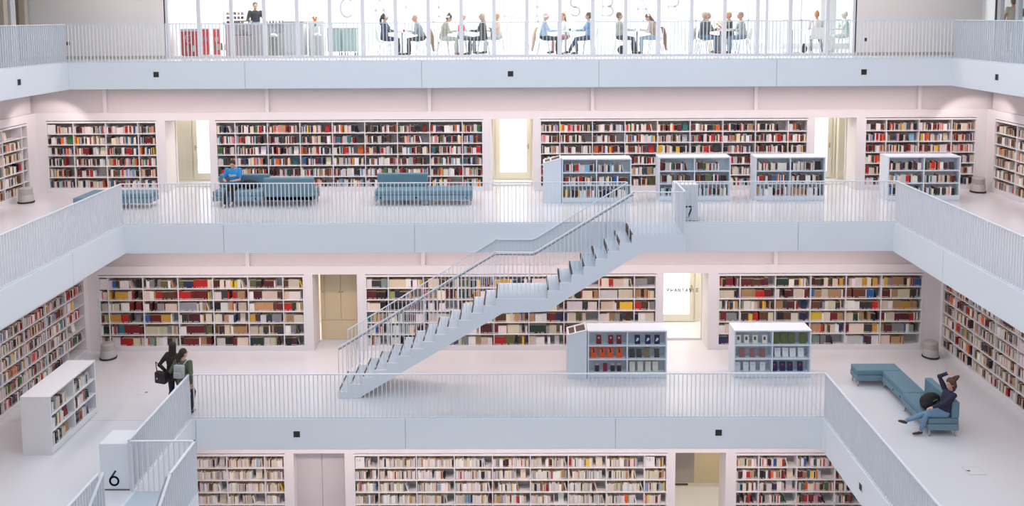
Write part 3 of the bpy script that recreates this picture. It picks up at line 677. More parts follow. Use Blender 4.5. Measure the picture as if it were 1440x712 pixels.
def one_book(b):
    M, v, o, c, pg = book_geo(b); t, d, h, lean = b[4], b[5], b[6], b[9]; nm, n, info = b[10]
    e = MB(); th = min(.003, t*.2); C6 = [c]*6; P6 = [pg]*6
    e.box(0, th, 0, d, 0, h, cols=C6); e.box(t-th, t, 0, d, 0, h, cols=C6); e.box(th, t-th, 0, th, 0, h, cols=C6); e.box(th, t-th, th, d-.006, .003, h-.004, cols=P6)
    st = (.75, .74, .72)
    if t > .018: e.box(t*.15, t*.85, -.0008, 0, h*.07, h*.15, cols=[st]*6)
    if t > .024: cc = tuple(min(.9, x*.55+.25) for x in c); e.box(t*.25, t*.75, -.0006, 0, h*.5, h*.85, cols=[cc]*6)
    mz = 0
    if lean:
        ca, sa = math.cos(lean), math.sin(lean); e.v = [(p[0]*ca+p[2]*sa, p[1], -p[0]*sa+p[2]*ca) for p in e.v]; mz = min(p[2] for p in e.v); e.v = [(p[0], p[1], p[2]-mz) for p in e.v]
    ob = e.build('book', BOOKM); ob.location = M @ Vector((o[0], o[1], o[2]+.0005)); ob.rotation_euler = (0, 0, M.to_euler().z)
    tier, j, nb, short = info
    tag(ob, '%s book, %s from left, %s shelf, %s, %s' % (nm, ORD(n), tier, (BAYN[j]+' bay') if nb > 2 else ('left bay', 'right bay')[j], short), 'book', 'books on the shelves')
rest = MB()
for i, b in enumerate(BOOKS):
    if i in ind: one_book(b); continue
    M, v, o, c, pg = book_geo(b)
    P = [tuple(M @ (Vector(o)+Vector(q))) for q in v]
    rest.quadbox(P, [c, pg, c, c, c, c])
    t, d, h = b[4], b[5], b[6]
    if not b[9] and t > .02 and random.random() < .75:
        q = [(t*.15, -.001, h*.06), (t*.85, -.001, h*.06), (t*.85, -.001, h*.15), (t*.15, -.001, h*.15)]; n = len(rest.v); rest.v += [tuple(M @ (Vector(o)+Vector(k))) for k in q]; rest.f.append((n, n+1, n+2, n+3)); rest.m.append(0); rest.c.append((.72, .71, .69))
tag(rest.build('shelved_books', BOOKM), 'many small books of all colours packed on the distant shelves', 'books', kind='stuff')
def face_book(f, k):
    M, x, z, nm, c, w, h, info, motif = f; e = MB(); t = .022; C6 = [c]*6; pg = srgb(230, 224, 210)
    e.box(-w/2, w/2, 0, .003, 0, h, cols=C6); e.box(-w/2, w/2, t-.003, t, 0, h, cols=C6); e.box(-w/2, -w/2+.003, .003, t-.003, 0, h, cols=C6); e.box(-w/2+.003, w/2-.004, .003, t-.003, .003, h-.004, cols=[pg]*6)
    tl = .16; ca, sa = math.cos(tl), math.sin(tl)
    def tilt(m): m.v = [(p[0], p[1]*ca+p[2]*sa, -p[1]*sa+p[2]*ca+t*sa) for p in m.v]; return m
    ob = tilt(e).build('book', BOOKM)
    if motif:
        mc, kind = motif; m = MB(); K = [mc]*6
        if kind == 'dot': m.box(-w*.16, w*.16, -.001, 0, h*.6, h*.78, cols=K)
        elif kind == 'mid': m.box(-w*.25, w*.25, -.001, 0, h*.4, h*.5, cols=K); m.box(-w*.1, w*.25, -.001, 0, h*.52, h*.66, cols=K); m.box(-w*.25, 0, -.001, 0, h*.3, h*.38, cols=K)
        elif kind == 'high': m.box(-w*.14, w*.1, -.001, 0, h*.5, h*.9, cols=K); m.box(w*.1, w*.2, -.001, 0, h*.45, h*.7, cols=K); m.box(-w*.2, -w*.14, -.001, 0, h*.55, h*.75, cols=[(.7, .7, .7)]*6)
        elif kind == 'top': m.box(-w*.5, w*.5, -.001, 0, h*.7, h, cols=K)
        elif kind == 'pic': m.box(-w*.25, w*.2, -.001, 0, h*.42, h*.82, cols=K)
        else: m.box(-w*.3, w*.3, -.001, 0, h*.74, h*.78, cols=K); m.box(-w*.25, w*.25, -.001, 0, h*.62, h*.65, cols=K)
        tilt(m).build('cover_print', BOOKM, ob)
    ob.location = M @ Vector((x, .09, z+.001)); ob.rotation_euler = (0, 0, M.to_euler().z)
    if info[0] == 'D': tag(ob, info[1], 'book', 'books shown face out')
    else: tag(ob, '%s book standing face out, %s shelf, %s bay, %s' % (nm, info[0], BAYN[info[1]], info[3]), 'book', 'books shown face out')
for k, f in enumerate(FACE):
    if f[7][0] == 'D' or NFACE_VIS[k]: face_book(f, k)
print('BOOKS', len(BOOKS), 'FACE', len(FACE), NF, 'IND', len(ind))
# ------------------------------------------------------------------ step stools
def stool(x, y, z, label):
    e = empty('step_stool', (x, y, z), 0, label, 'step stool', 'grey rolling step stools')
    MB().lathe([(.215, .0), (.225, .01), (.225, .04), (.21, .05)], 28).build('base_ring', DARK, e, True)
    MB().lathe([(.21, .05), (.205, .06), (.198, .24), (.188, .25)], 28).build('lower_body', STOOL, e, True)
    MB().lathe([(.182, .25), (.186, .26), (.178, .38), (.184, .39), (.182, .42), (.165, .44)], 28).build('top_step', STOOL, e, True)
stool(-11.1, 23.65, Z6, 'grey step stool in the left corner of the middle gallery'); stool(11.45, 23.6, Z6, 'grey step stool in the right corner of the middle gallery')
stool(-13.95, 25.1, Z7, 'grey step stool at the far left of the upper gallery'); stool(13.85, 26.1, Z7, 'grey step stool at the far right of the upper gallery')
# ------------------------------------------------------------------ sofas
def sofa_mod(e, x0, x1, y0, y1, back=None, legs=True, bh=.80, t=.17):
    m = MB().box(x0, x1, y0, y1, .15, .29); m.build('base', SOFA2, e, bevel=.012)
    MB().box(x0+.003, x1-.003, y0+.003, y1-.003, .292, .43).build('seat_cushion', SOFA, e, bevel=.03)
    if back:
        a = {'y+': (x0, x1, y1-t, y1), 'y-': (x0, x1, y0, y0+t), 'x+': (x1-t, x1, y0, y1)}[back]
        MB().box(*a, .16 if back == 'y-' else .43, bh).build('backrest', SOFA, e, bevel=.025)
    if legs:
        for px in (x0+.05, x1-.05):
            for py in (y0+.05, y1-.05): MB().tube([(px, py, 0), (px, py, .15)], .018, 10).build('leg', STEEL, e, True)
def sock(e, x, y, ax='y'):
    if ax == 'y': MB().box(x-.025, x+.025, y-.004, y, .20, .25).build('power_socket', DARK, e)
    else: MB().box(x-.004, x, y-.025, y+.025, .20, .25).build('power_socket', DARK, e)
e = empty('sofa', (-8.35, 24.45, Z7), 0, 'blue sofa on the upper gallery carrying the seated man in a blue shirt', 'sofa', 'blue modular sofas')
sofa_mod(e, 0, 1.42, 0, .78, 'y+'); sock(e, .2, 0); sock(e, 1.2, 0)
e = empty('sofa', (-6.91, 24.42, Z7), 0, 'blue sofa with its back to the camera, right of the seated man', 'sofa', 'blue modular sofas')
sofa_mod(e, 0, 1.40, 0, .78, 'y-')
e = empty('sofa', (-3.83, 24.5, Z7), 0, 'blue sofa with backrest over its left half, before the upper bookcase', 'sofa', 'blue modular sofas')
sofa_mod(e, 0, 1.44, 0, .78, 'y+'); sofa_mod(e, 1.44, 2.74, 0, .68); sock(e, .18, 0); sock(e, 1.18, 0); sock(e, 2.56, 0)
e = empty('bench', (-11.85, 23.6, Z7), 0, 'low blue L-shaped bench behind the upper left railing corner', 'bench', 'blue modular sofas')
sofa_mod(e, 0, .95, 0, 1.2); sofa_mod(e, .95, 1.86, .62, 1.2)
e = empty('bench', (8.70, 18.97, Z6), 0, 'long blue L-shaped bench with backrest end, right side of the middle gallery', 'bench', 'blue modular sofas')
sofa_mod(e, 0, 1.13, 2.68, 3.14); sofa_mod(e, .62, 1.13, 1.36, 2.679); sofa_mod(e, .56, 1.24, 0, 1.355, 'x+', bh=.80)
sock(e, .56, .2, 'x'); sock(e, .62, 1.6, 'x'); sock(e, .62, 2.0, 'x')
# ------------------------------------------------------------------ top gallery: walls and cafe glazing
L8 = LV[8]; ZF = Z8+.001; CT = Z8+3.35; D8 = L8['D']
GX0, GX1 = -10.30, 10.24
m = MB(); m.box(-17.2, GX0, D8, D8+.4, ZF, CT); m.box(GX1, 13.98, D8, D8+.4, ZF, CT); struct(m.build('wall_rear', mat('beige_plaster', (.80, .745, .72), .7, noise=.01)))
m = MB(); m.box(-14.3, GX0, D8-.012, D8-.001, ZF, ZF+.09); m.box(GX1, 13.9, D8-.012, D8-.001, ZF, ZF+.09); struct(m.build('baseboard_rear', mat('taupe_base', (.5, .45, .38), .6)))
for x, lb in ((-13.24, 'small dark wall socket left of the cafe, behind the top railing'), (10.56, 'small dark wall socket right of the cafe, behind the top railing')):
    e = empty('wall_socket', (x, D8-.001, Z8+.47), 0, lb, 'wall socket'); MB().box(-.05, .05, -.01, 0, -.05, .05).build('plate', BROWN, e); MB().box(-.02, .02, -.014, -.01, -.02, .02).build('outlet', DARK, e)
# cafe glass front
wf = struct(empty('window_1', (0, D8, ZF), 0)); m = MB()
mx = [GX0+.02]+[(k+.5)*.98 for k in range(-10, 8)]+[7.62, 8.32, 9.42, GX1-.02]
for x in mx:
    w = .034 if x not in (7.62,) else .02
    m.box(x-w*1.6, x+w*1.6, 0, .09, 0, 3.34)
m.box(GX0, GX1, .005, .085, 0, .07); m.box(GX0, GX1, .005, .085, 3.2, 3.34)
struct(m.build('window_frame', MULL, wf)); struct(MB().box(GX0, GX1, .04, .052, .07, 3.2).build('pane', GLASS, wf))
for k, ch in zip((-5, -4, -3, -2, 0, 1, 2, 3, 4, 5), 'CAFELESBAR'):
    o = strokes(GL[ch], .06, .006, .54, .40).build('glass_letter', LETTER, loc=(k*.975-.19, D8+.02, Z8+1.21))
    tag(o, 'large faint letter %s on the cafe glass, %s' % (ch, {-5: 'leftmost of the word', -4: 'second from left', -3: 'third from left', -2: 'fourth from left', 0: 'starting the second word', 1: 'second of second word', 2: 'third of second word', 3: 'fourth of second word', 4: 'last but one', 5: 'rightmost'}[k]), 'letter', 'letters on the cafe glass')
# far facade of the cafe with windows, side walls, columns
m = MB(); yb = 32.2
xs = [-17.2, -16.2]; m.box(-17.2, 17.2, yb, yb+.25, ZF, ZF+.18); m.box(-17.2, 17.2, yb, yb+.25, ZF+2.75, CT)
for k in range(-9, 10): m.box(k*1.9-.28, k*1.9+.28, yb, yb+.25, ZF+.18, ZF+2.75)
struct(m.build('wall_cafe', CAFEW))
m = MB()
for k in range(-9, 9):
    c = k*1.9+.95
    m.box(c-.66, c+.66, yb+.08, yb+.12, ZF+1.0, ZF+1.04); m.box(c-.02, c+.02, yb+.08, yb+.12, ZF+.18, ZF+2.75)
struct(m.build('window_2', MULL))
struct(MB().box(-17.2, -17.0, D8+.4, yb, ZF, CT).build('wall_left', CAFEW)); struct(MB().box(17.0, 17.2, 20, yb, ZF, CT).build('wall_right', CAFEW))
for x in (-2.0, 7.0, 1.95): struct(MB().box(x-.3, x+.3, 30.6, 31.1, ZF, CT-.01).build('trim_7', mat('cream_column', (.82, .78, .68), .6)))
struct(MB().box(GX0-.4, GX0-.2, D8+.4, yb-.01, ZF, CT).build('wall_left', CAFEW))
# side walls of the top gallery
m = MB(); X0 = L8['WL']; m.box(X0-.5, X0, -2.6, 23.4, ZF, CT); struct(m.build('wall_left', WALLM))
TAUPE = mat('dark_taupe_glazing', (.17, .14, .10), .3); CREAMP = mat('cream_post', (.62, .55, .44), .6)
f = struct(empty('door_7', (X0, 0, ZF)));
struct(MB().box(-.25, -.2, 23.4, D8-.02, 0, 3.34).build('panel', TAUPE, f))
m = MB()
m.box(-.2, -.02, 26.30, 26.48, 0, 3.34); m.box(-.2, -.02, 25.22, 25.42, 0, 3.34)
m.box(-.2, -.02, 24.2, 24.35, 0, 3.34); struct(m.build('door_frame', CREAMP, f)); struct(MB().box(-.2, 0, 25.54, 25.79, 0, 3.34).build('post', WHITE, f))
m = MB(); X1 = L8['WR']; m.box(X1, X1+.5, -2.6, 22.6, ZF, CT); struct(m.build('wall_right', WALLM))
f = struct(empty('window_3', (X1, 0, ZF))); m = MB()
for y, w in ((26.10, .17), (25.16, .15), (24.1, .10), (22.7, .08)): m.box(0, .12, y, y+w, 0, 3.34)
m.box(0, .12, 22.6, 26.5, 0, .1); m.box(0, .12, 22.6, 26.5, 3.2, 3.34); struct(m.build('window_frame', MULL, f)); struct(MB().box(.05, .06, 22.65, 26.5, .1, 3.2).build('pane', GLASS, f))
struct(MB().box(.02, .10, 26.33, 26.43, .1, 3.2).build('door_frame', BROWN, f))
# ------------------------------------------------------------------ people
def ik(a, b, l1, l2, pole):
    a, b = Vector(a), Vector(b); d = b-a; L_ = min(d.length, (l1+l2)*.999); dn = d.normalized(); b = a+dn*L_
    x = (l1*l1-l2*l2+L_*L_)/(2*L_); h = math.sqrt(max(0, l1*l1-x*x)); p = Vector(pole); p = (p-dn*p.dot(dn)).normalized()
    return a+dn*x+p*h, b
def loft(m, rings, n=16):
    """rings: centre, x axis, y axis, rx, ry"""
    o = len(m.v)
    for c, ax, ay, rx, ry in rings:
        for k in range(n): a = 2*PI*k/n; m.v.append(tuple(c+ax*rx*math.cos(a)+ay*ry*math.sin(a)))
    for i in range(len(rings)-1):
        for k in range(n): k2 = (k+1) % n; m.f.append((o+i*n+k, o+i*n+k2, o+(i+1)*n+k2, o+(i+1)*n+k)); m.m.append(0)
    m.f.append(tuple(o+k for k in reversed(range(n)))); m.f.append(tuple(o+(len(rings)-1)*n+k for k in range(n))); m.m += [0, 0]
def remesh(o, v, it=4):
    r = o.modifiers.new('r', 'REMESH'); r.mode = 'VOXEL'; r.voxel_size = v; r.use_smooth_shade = True
    s = o.modifiers.new('s', 'SMOOTH'); s.iterations = it; s.factor = .5
def limb(m, pts, rads, infl=0):
    m.tube(pts, [r+infl for r in rads], 12)
    for p, r in zip(pts, rads): m.ell(p, (r+infl,)*3, nu=12, nv=8)
def person(label, loc, yaw, J, look, group=None, vox=.013, name='person'):
    """J: joints in a frame facing -Y; look: colours and garment choices"""
    V = Vector; pel = V(J['pel']); lean = J.get('lean', 0); side = J.get('side', 0); tw = J.get('twist', 0)
    R = Matrix.Rotation(lean, 3, 'X') @ Matrix.Rotation(side, 3, 'Y') @ Matrix.Rotation(tw, 3, 'Z')
    sc_ = look.get('fat', 1.0); sp = lambda h, y=0: pel+R @ V((0, y, h))
    ax, ay, up = R @ V((1, 0, 0)), R @ V((0, 1, 0)), R @ V((0, 0, 1))
    chest = sp(.34); neck = sp(.50, .01); hp = J.get('hp', 0); hy = J.get('hy', 0)
    RH = Matrix.Rotation(lean*.3, 3, 'X') @ Matrix.Rotation(hy, 3, 'Z') @ Matrix.Rotation(hp, 3, 'X'); head = neck+RH @ V((0, -.025, .145))
    sh = [sp(.44)+ax*s*.17 for s in (-1, 1)]; hips = [pel+V((s*.085, 0, -.02)) for s in (-1, 1)]
    w = [V(J['wL']), V(J['wR'])]   # index 0 = -x side
    el = []
    for i in (0, 1):
        pole = J.get('pole%d' % i, (.5*(-1, 1)[i], .6, -.6)); q, b = ik(sh[i], w[i], .29, .25, pole); el.append(q); w[i] = b
    kn = []; an = [V(J['aL']), V(J['aR'])]
    for i in (0, 1):
        q, b = ik(hips[i], an[i], .43, .41, J.get('kpole%d' % i, (0, -1, .25))); kn.append(q); an[i] = b
    toe = []
    for i in (0, 1):
        d = V(J.get('t%d' % i, (0, -1, -.12))).normalized(); toe.append(an[i]+d*.17+V((0, 0, -.03)))
    # body: one continuous skin
    m = MB(); f = sc_
    tr = [(0, .14, .10), (.10, .135, .10), (.22, .125, .09), (.34, .145, .10), (.43, .13, .08), (.49, .06, .055)]
    loft(m, [(sp(h), ax, ay, a*f, b*f) for h, a, b in tr]); m.tube([neck-up*.03, neck+(head-neck)*.45], [.05, .048], 12)
    hx, hyv, hz = RH @ V((1, 0, 0)), RH @ V((0, 1, 0)), RH @ V((0, 0, 1)); HM = Matrix((hx, hyv, hz)).transposed()
    m.ell(head+hz*.02+hyv*.008, (.074, .092, .10), HM); m.ell(head-hz*.045-hyv*.03, (.052, .058, .065), HM); m.ell(head-hyv*.098-hz*.012, (.012, .017, .022), HM, 8, 6); m.ell(head-hyv*.088-hz*.06, (.024, .012, .012), HM, 8, 6)
    for s in (-1, 1): m.ell(head+hx*s*.076-hz*.005+hyv*.01, (.010, .022, .032), HM, 8, 6); m.ell(head+hx*s*.03-hyv*.078+hz*.028, (.02, .012, .01), HM, 8, 6)
    for i in (0, 1):
        limb(m, [sh[i], sh[i].lerp(el[i], .5), el[i], el[i].lerp(w[i], .35), w[i]], [.047, .043, .036, .036, .025])
        d = (w[i]-el[i]).normalized(); hd = V(J.get('h%d' % i, d)).normalized(); sidev = hd.cross(V((0, 0, 1))); sidev = sidev.normalized() if sidev.length > .1 else V((1, 0, 0)); nrm = sidev.cross(hd).normalized()
        pc = w[i]+hd*.045; PM = Matrix((sidev, hd, nrm)).transposed(); m.ell(pc, (.038, .052, .017), PM, 12, 8)
        for k, (o_, l_) in enumerate(((-.028, .062), (-.0095, .072), (.0095, .068), (.028, .054))):
            a = pc+hd*.04+sidev*o_; b = a+hd*l_*.55-nrm*.006; c = b+hd*l_*.35-nrm*.02; m.tube([a, b, c], [.0088, .008, .0068], 8)
        ts = -1 if i == 0 else 1; a = w[i]+hd*.02-sidev*.03*ts; m.tube([a, a+hd*.03-sidev*.028*ts-nrm*.01, a+hd*.055-sidev*.032*ts-nrm*.018], [.0115, .010, .008], 8)
        limb(m, [hips[i], hips[i].lerp(kn[i], .5), kn[i], kn[i].lerp(an[i], .35), an[i]], [.078, .066, .048, .046, .032])
        m.tube([an[i]+V((0, 0, -.02)), an[i].lerp(toe[i], .6), toe[i]], [.035, .034, .026], 10)
    sk = look.get('skin', (.62, .36, .27)); body = m.build(name, cmat(sk, .55, 'skin'), None, True)
    body.location = loc; body.rotation_euler = (0, 0, yaw); remesh(body, min(vox, .0105)); tag(body, label, 'person', group)
    for s in (-1, 1): MB().ell(head+hx*s*.03-hyv*.088+hz*.012, (.012, .006, .007), HM, 8, 6).build('eye', HAIRD, body, True)
    # trousers
    tc = look.get('legs', (.02, .02, .025)); m = MB(); hem = look.get('hem', .92)
    loft(m, [(sp(h), ax, ay, a*f, b*f) for h, a, b in [(-.09, .10, .09), (-.02, .155, .118), (.08, .152, .115), (.15, .14, .105)]]) if J.get('sit') is None else loft(m, [(sp(h), ax, ay, a*f, b*f) for h, a, b in [(-.07, .15, .12), (0, .162, .125), (.08, .152, .115), (.15, .14, .105)]])
    for i in (0, 1):
        e_ = kn[i].lerp(an[i], hem); limb(m, [hips[i], hips[i].lerp(kn[i], .5), kn[i], kn[i].lerp(an[i], .4), e_], [.09, .078, .062, .058, .050 if not look.get('slim') else .042])
    o = m.build('trousers', cmat(tc), body, True); remesh(o, vox)
    # top
    c = look.get('top', (.5, .5, .5)); m = MB(); lo = look.get('hemtop', .02)
    loft(m, [(sp(h), ax, ay, a*f, b*f) for h, a, b in [(lo, .165, .13), (.12, .158, .122), (.22, .148, .112), (.34, .168, .122), (.42, .165, .105), (.465, .11, .08), (.495, .066, .06)]])
    sl = look.get('sleeve', .95)
    for i in (0, 1):
        if sl > .5: e_ = el[i].lerp(w[i], (sl-.5)*2); limb(m, [sh[i], sh[i].lerp(el[i], .5), el[i], e_], [.064, .058, .05, .04])
        else: limb(m, [sh[i], sh[i].lerp(el[i], sl*2)], [.066, .06])
    o = m.build('top', cmat(c) if not look.get('topmat') else look['topmat'], body, True); remesh(o, vox)
    # shoes
    for i in (0, 1):
        m = MB(); d = (toe[i]-an[i]); a0 = an[i]+V((0, 0, -.03)); bk = V((d.x, d.y, 0)).normalized()*-.045
        m.tube([a0+bk+V((0, 0, -.012)), a0+V((0, 0, .0)), an[i].lerp(toe[i], .55)+V((0, 0, -.012)), toe[i]+(toe[i]-an[i]).normalized()*.03], [(.034, .034), (.044, .044), (.046, .038), (.03, .02)], 12)
        o = m.build('shoe', cmat(look.get('shoe', (.03, .025, .025)), .6, 'shoe'), body, True); s2 = o.modifiers.new('s', 'SUBSURF'); s2.levels = 1; s2.render_levels = 1
    # hair
    hc = look.get('hair'); st = look.get('style', 'short')
    if hc:
        m = MB(); m.ell(head+hz*.035+hyv*.022, (.085, .098, .098), HM); m.ell(head+hz*.0+hyv*.045, (.08, .07, .085), HM)
        if st == 'long': loft(m, [(head+hyv*.04+hz*.02, hx, hyv, .085, .07), (head+hyv*.06-hz*.1, hx, hyv, .09, .055), (head+hyv*.075-hz*.22, hx, hyv, .085, .045), (head+hyv*.08-hz*.36, hx, hyv, .05, .03)])
        if st == 'pony': m.ell(head+hyv*.11+hz*.03, (.035, .035, .035), HM); m.tube([head+hyv*.11+hz*.02, head+hyv*.15-hz*.08, head+hyv*.14-hz*.2, head+hyv*.12-hz*.3], [.032, .042, .036, .012], 10)
        if st == 'bun': m.ell(head+hyv*.07+hz*.12, (.045, .045, .04), HM)
        if st == 'cap': pass
        o = m.build('hair', cmat(hc, .6, 'hair'), body, True); remesh(o, .012, 3)
    body['_j'] = 0; del body['_j']
    return body, dict(head=head, neck=neck, sh=sh, el=el, w=w, kn=kn, an=an, pel=pel, R=R, hz=hz, hx=hx, hy=hyv)
def sitpose(lean=.12, wl=(-.14, -.42, .76), wr=(.14, -.42, .76), al=(-.1, -.42, .09), ar=(.1, -.44, .09), **k):
    d = dict(pel=(0, 0, .56), lean=lean, wL=wl, wR=wr, aL=al, aR=ar, sit=1); d.update(k); return d
PR, PL_ = PI/2, -PI/2
# cafe chairs and tables
def chair(loc, yaw, label):
    e = empty('cafe_chair', loc, yaw, label, 'chair', 'white shell chairs in the cafe')
    m = MB(); pr = [(-.20, .445), (-.05, .425), (.12, .43), (.19, .47), (.215, .60), (.24, .80)]
    o = 0
    for i in range(len(pr)-1):
        (y0, z0), (y1, z1) = pr[i], pr[i+1]; w0 = .21-.02*i/5; w1 = .21-.02*(i+1)/5
        m.quadbox([(-w0, y0, z0-.012), (w0, y0, z0-.012), (w1, y1, z1-.012), (-w1, y1, z1-.012), (-w0, y0, z0), (w0, y0, z0), (w1, y1+.008, z1), (-w1, y1+.008, z1)] if i < 3 else [(-w0, y0+.012, z0), (w0, y0+.012, z0), (w0, y0, z0), (-w0, y0, z0), (-w1, y1+.012, z1), (w1, y1+.012, z1), (w1, y1, z1), (-w1, y1, z1)])
    m.build('seat_shell', CHAIRM, e)
    for sx in (-1, 1):
        for sy, ty in ((-.14, -.2), (.12, .2)): MB().tube([(sx*.14, sy, .425), (sx*.2, ty, 0)], .011, 8).build('leg', STEEL, e, True)
    return e
def table(x, y, label):
    e = empty('cafe_table', (x, y, ZF), 0, label, 'table', 'white cafe tables'); MB().box(-.34, .34, -.34, .34, .715, .74).build('tabletop', CHAIRM, e, bevel=.006)
    MB().tube([(0, 0, .02), (0, 0, .715)], .03, 12).build('column', GREYM, e, True); m = MB(); m.box(-.25, .25, -.025, .025, 0, .02); m.box(-.025, .025, -.25, .25, 0, .021); m.build('foot', GREYM, e)
def cup(x, y, c, label):
    o = MB().lathe([(.024, 0), (.028, .01), (.036, .08), (.032, .08), (.026, .012)], 14).build('cup', cmat(c, .4, 'glaze'), None, True, loc=(x, y, Z8+.742)); tag(o, label, 'cup', 'cups on the cafe tables')
YS = 27.95
def coat(x, y, yaw, c, label):
    m = MB(); r = [(-.0, .86, .20, .05), (.05, .80, .22, .05), (.09, .6, .21, .06), (.12, .35, .17, .05), (.16, .12, .10, .035)]
    loft(m, [(Vector((0, .20+a, z)), Vector((1, 0, 0)), Vector((0, 1, 0)), w, d) for a, z, w, d in r])
    o = m.build('coat', cmat(c), None, True); o.location = (x, y, ZF); o.rotation_euler = (0, 0, yaw); tag(o, label, 'coat')
cafe = [
 # x, y, yaw, label, look, lean, extra
 (-3.98, YS, PR, 'seated cafe guest in navy jacket with ponytail, leftmost at the tables', dict(top=(.05, .075, .12), legs=(.03, .05, .09), hair=(.05, .035, .03), style='pony'), .05, {}),
 (-2.78, YS, PL_, 'bald elderly cafe guest in grey cardigan leaning over the first table', dict(top=(.30, .33, .35), legs=(.08, .07, .05), hair=None), .38, dict(hp=.1)),
 (-2.14, YS, PR, 'cafe guest in striped khaki shirt and pale trousers reading a red book', dict(top=(.40, .38, .27), legs=(.48, .50, .47), hair=(.06, .045, .035), style='bun', shoe=(.18, .05, .03)), .25, dict(hp=.45)),
 (-1.62, YS+.75, PR, 'white haired cafe guest behind the second table, facing right', dict(top=(.50, .58, .68), legs=(.2, .25, .3), hair=(.7, .55, .55)), .1, {}),
 (-.86, YS, PL_, 'blond cafe guest in charcoal waistcoat and dark trousers, facing left', dict(top=(.055, .06, .05), legs=(.05, .055, .05), hair=(.55, .47, .35), style='long', skin=(.66, .40, .32)), .08, dict(hy=.5)),
 (-.40, YS+.8, PL_, 'cafe guest in pale peach sweater behind the charcoal waistcoat guest', dict(top=(.80, .55, .45), legs=(.55, .58, .62), hair=(.6, .35, .2)), .1, {}),
 (1.02, YS, PR, 'cafe guest in light blue plaid shirt and dark trousers', dict(top=(.42, .55, .72), legs=(.035, .033, .035), hair=(.62, .5, .42)), .1, dict(hp=.1)),
 (1.78, YS+.8, PL_, 'cafe guest in white shirt with auburn hair at the third table', dict(top=(.72, .76, .78), legs=(.5, .2, .2), hair=(.30, .13, .05), style='long'), .2, dict(hy=.9)),
 (2.46, YS, PL_, 'cafe guest in blue shirt, jeans and brown boots stretching a leg forward', dict(top=(.18, .33, .55), legs=(.05, .08, .13), hair=(.09, .08, .06), shoe=(.12, .06, .04)), .05, dict(al=(-.1, -.62, .11), ar=(.1, -.40, .09))),
 (3.40, YS, PR, 'cafe guest in pale grey green jacket sitting upright at the fourth table', dict(top=(.40, .42, .36), legs=(.06, .08, .10), hair=(.16, .13, .1), shoe=(.02, .02, .02)), -.02, dict(al=(-.1, -.50, .09))),
 (4.52, YS, PL_, 'long haired cafe guest in light jeans, head bowed, at the fourth table', dict(top=(.45, .32, .26), legs=(.32, .45, .56), hair=(.14, .07, .045), style='long'), .28, dict(hp=.5)),
 (5.98, YS, PR, 'cafe guest in dark blue jacket and jeans, left side of the fifth table', dict(top=(.07, .085, .10), legs=(.10, .18, .28), hair=(.55, .45, .38), shoe=(.12, .05, .03)), .15, {}),
 (6.22, YS+.62, PR, 'cafe guest in dark waistcoat half hidden behind the dark blue jacket', dict(top=(.09, .08, .06), legs=(.10, .12, .14), hair=(.42, .38, .3)), .12, {}),
 (7.28, YS, PL_, 'cafe guest in grey green top and jeans, right side of the fifth table', dict(top=(.34, .38, .37), legs=(.16, .24, .34), hair=(.42, .28, .22)), .18, {}),
 (7.02, YS+.62, PL_, 'tanned cafe guest in dark top with raised hands, behind the fifth table', dict(top=(.05, .05, .045), legs=(.08, .08, .07), hair=(.45, .32, .22), skin=(.72, .36, .24), sleeve=.4), .1, dict(wl=(-.14, -.36, .90), wr=(.14, -.34, .95))),
]
for x, y, yaw, lb, look, lean, ex in cafe:
    person(lb, (x, y, ZF), yaw, sitpose(lean, **ex), look, 'guests sitting in the cafe', vox=.016)
    chair((x, y+.0, ZF), yaw, 'white shell chair under the %s' % lb.replace('seated ', '').split(' in ')[-1].split(',')[0] if False else 'white chair carrying the '+' '.join(lb.split()[:9]).rstrip(','))
for x, y, lb in ((-3.42, YS, 'white cafe table between navy jacket and bald guest'), (-1.52, YS+.1, 'white cafe table of the guest with the red book'), (1.72, YS+.1, 'white cafe table right of the plaid shirt guest'), (3.95, YS, 'white cafe table left of the long haired guest in light jeans'), (6.62, YS+.25, 'white cafe table shared by four guests'), (9.0, 28.6, 'white cafe table left of the guest with auburn bun')): table(x, y, lb)
cup(-3.35, YS-.1, (.6, .03, .04), 'red cup on the table before the bald guest'); cup(4.05, YS-.1, (.7, .72, .75), 'glass on the table before the long haired guest'); cup(3.9, YS+.02, (.5, .52, .55), 'grey cup on the table of the grey green jacket guest'); cup(6.45, YS+.0, (.62, .12, .06), 'orange red cup on the table of four'); cup(1.85, YS-.05, (.05, .05, .06), 'dark cup on the table right of plaid shirt')
o = MB(); 
ob = o.box(-.10, .10, -.01, .01, 0, .2).box(-.095, .095, -.008, .008, .003, .197).build('open_book', REDB, None, loc=(-1.55, YS-.12, Z8+.742)); tag(ob, 'red book held upright on the cafe table by the striped shirt guest', 'book')
coat(-2.78, YS, PL_, (.42, .26, .14), 'camel coat hanging on the chair of the bald guest'); coat(4.52, YS, PL_, (.30, .14, .09), 'brown coat hanging on the chair of the long haired guest'); coat(5.98, YS, PR, (.48, .47, .36), 'pale olive coat hanging on the chair left of fifth table')
coat(-.86, YS+.02, PL_, (.14, .16, .18), 'dark grey coat hanging on the chair of the waistcoat guest'); coat(1.02, YS, PR, (.60, .42, .30), 'beige coat hanging on the chair of the plaid shirt guest')
o = MB().ell((0, 0, .15), (.15, .11, .15)).ell((0, -.1, .12), (.1, .04, .09)).build('bag', BLACK, None, True, loc=(3.45, YS-.35, ZF)); tag(o, 'black bag on the cafe floor under the grey green jacket guest', 'bag')
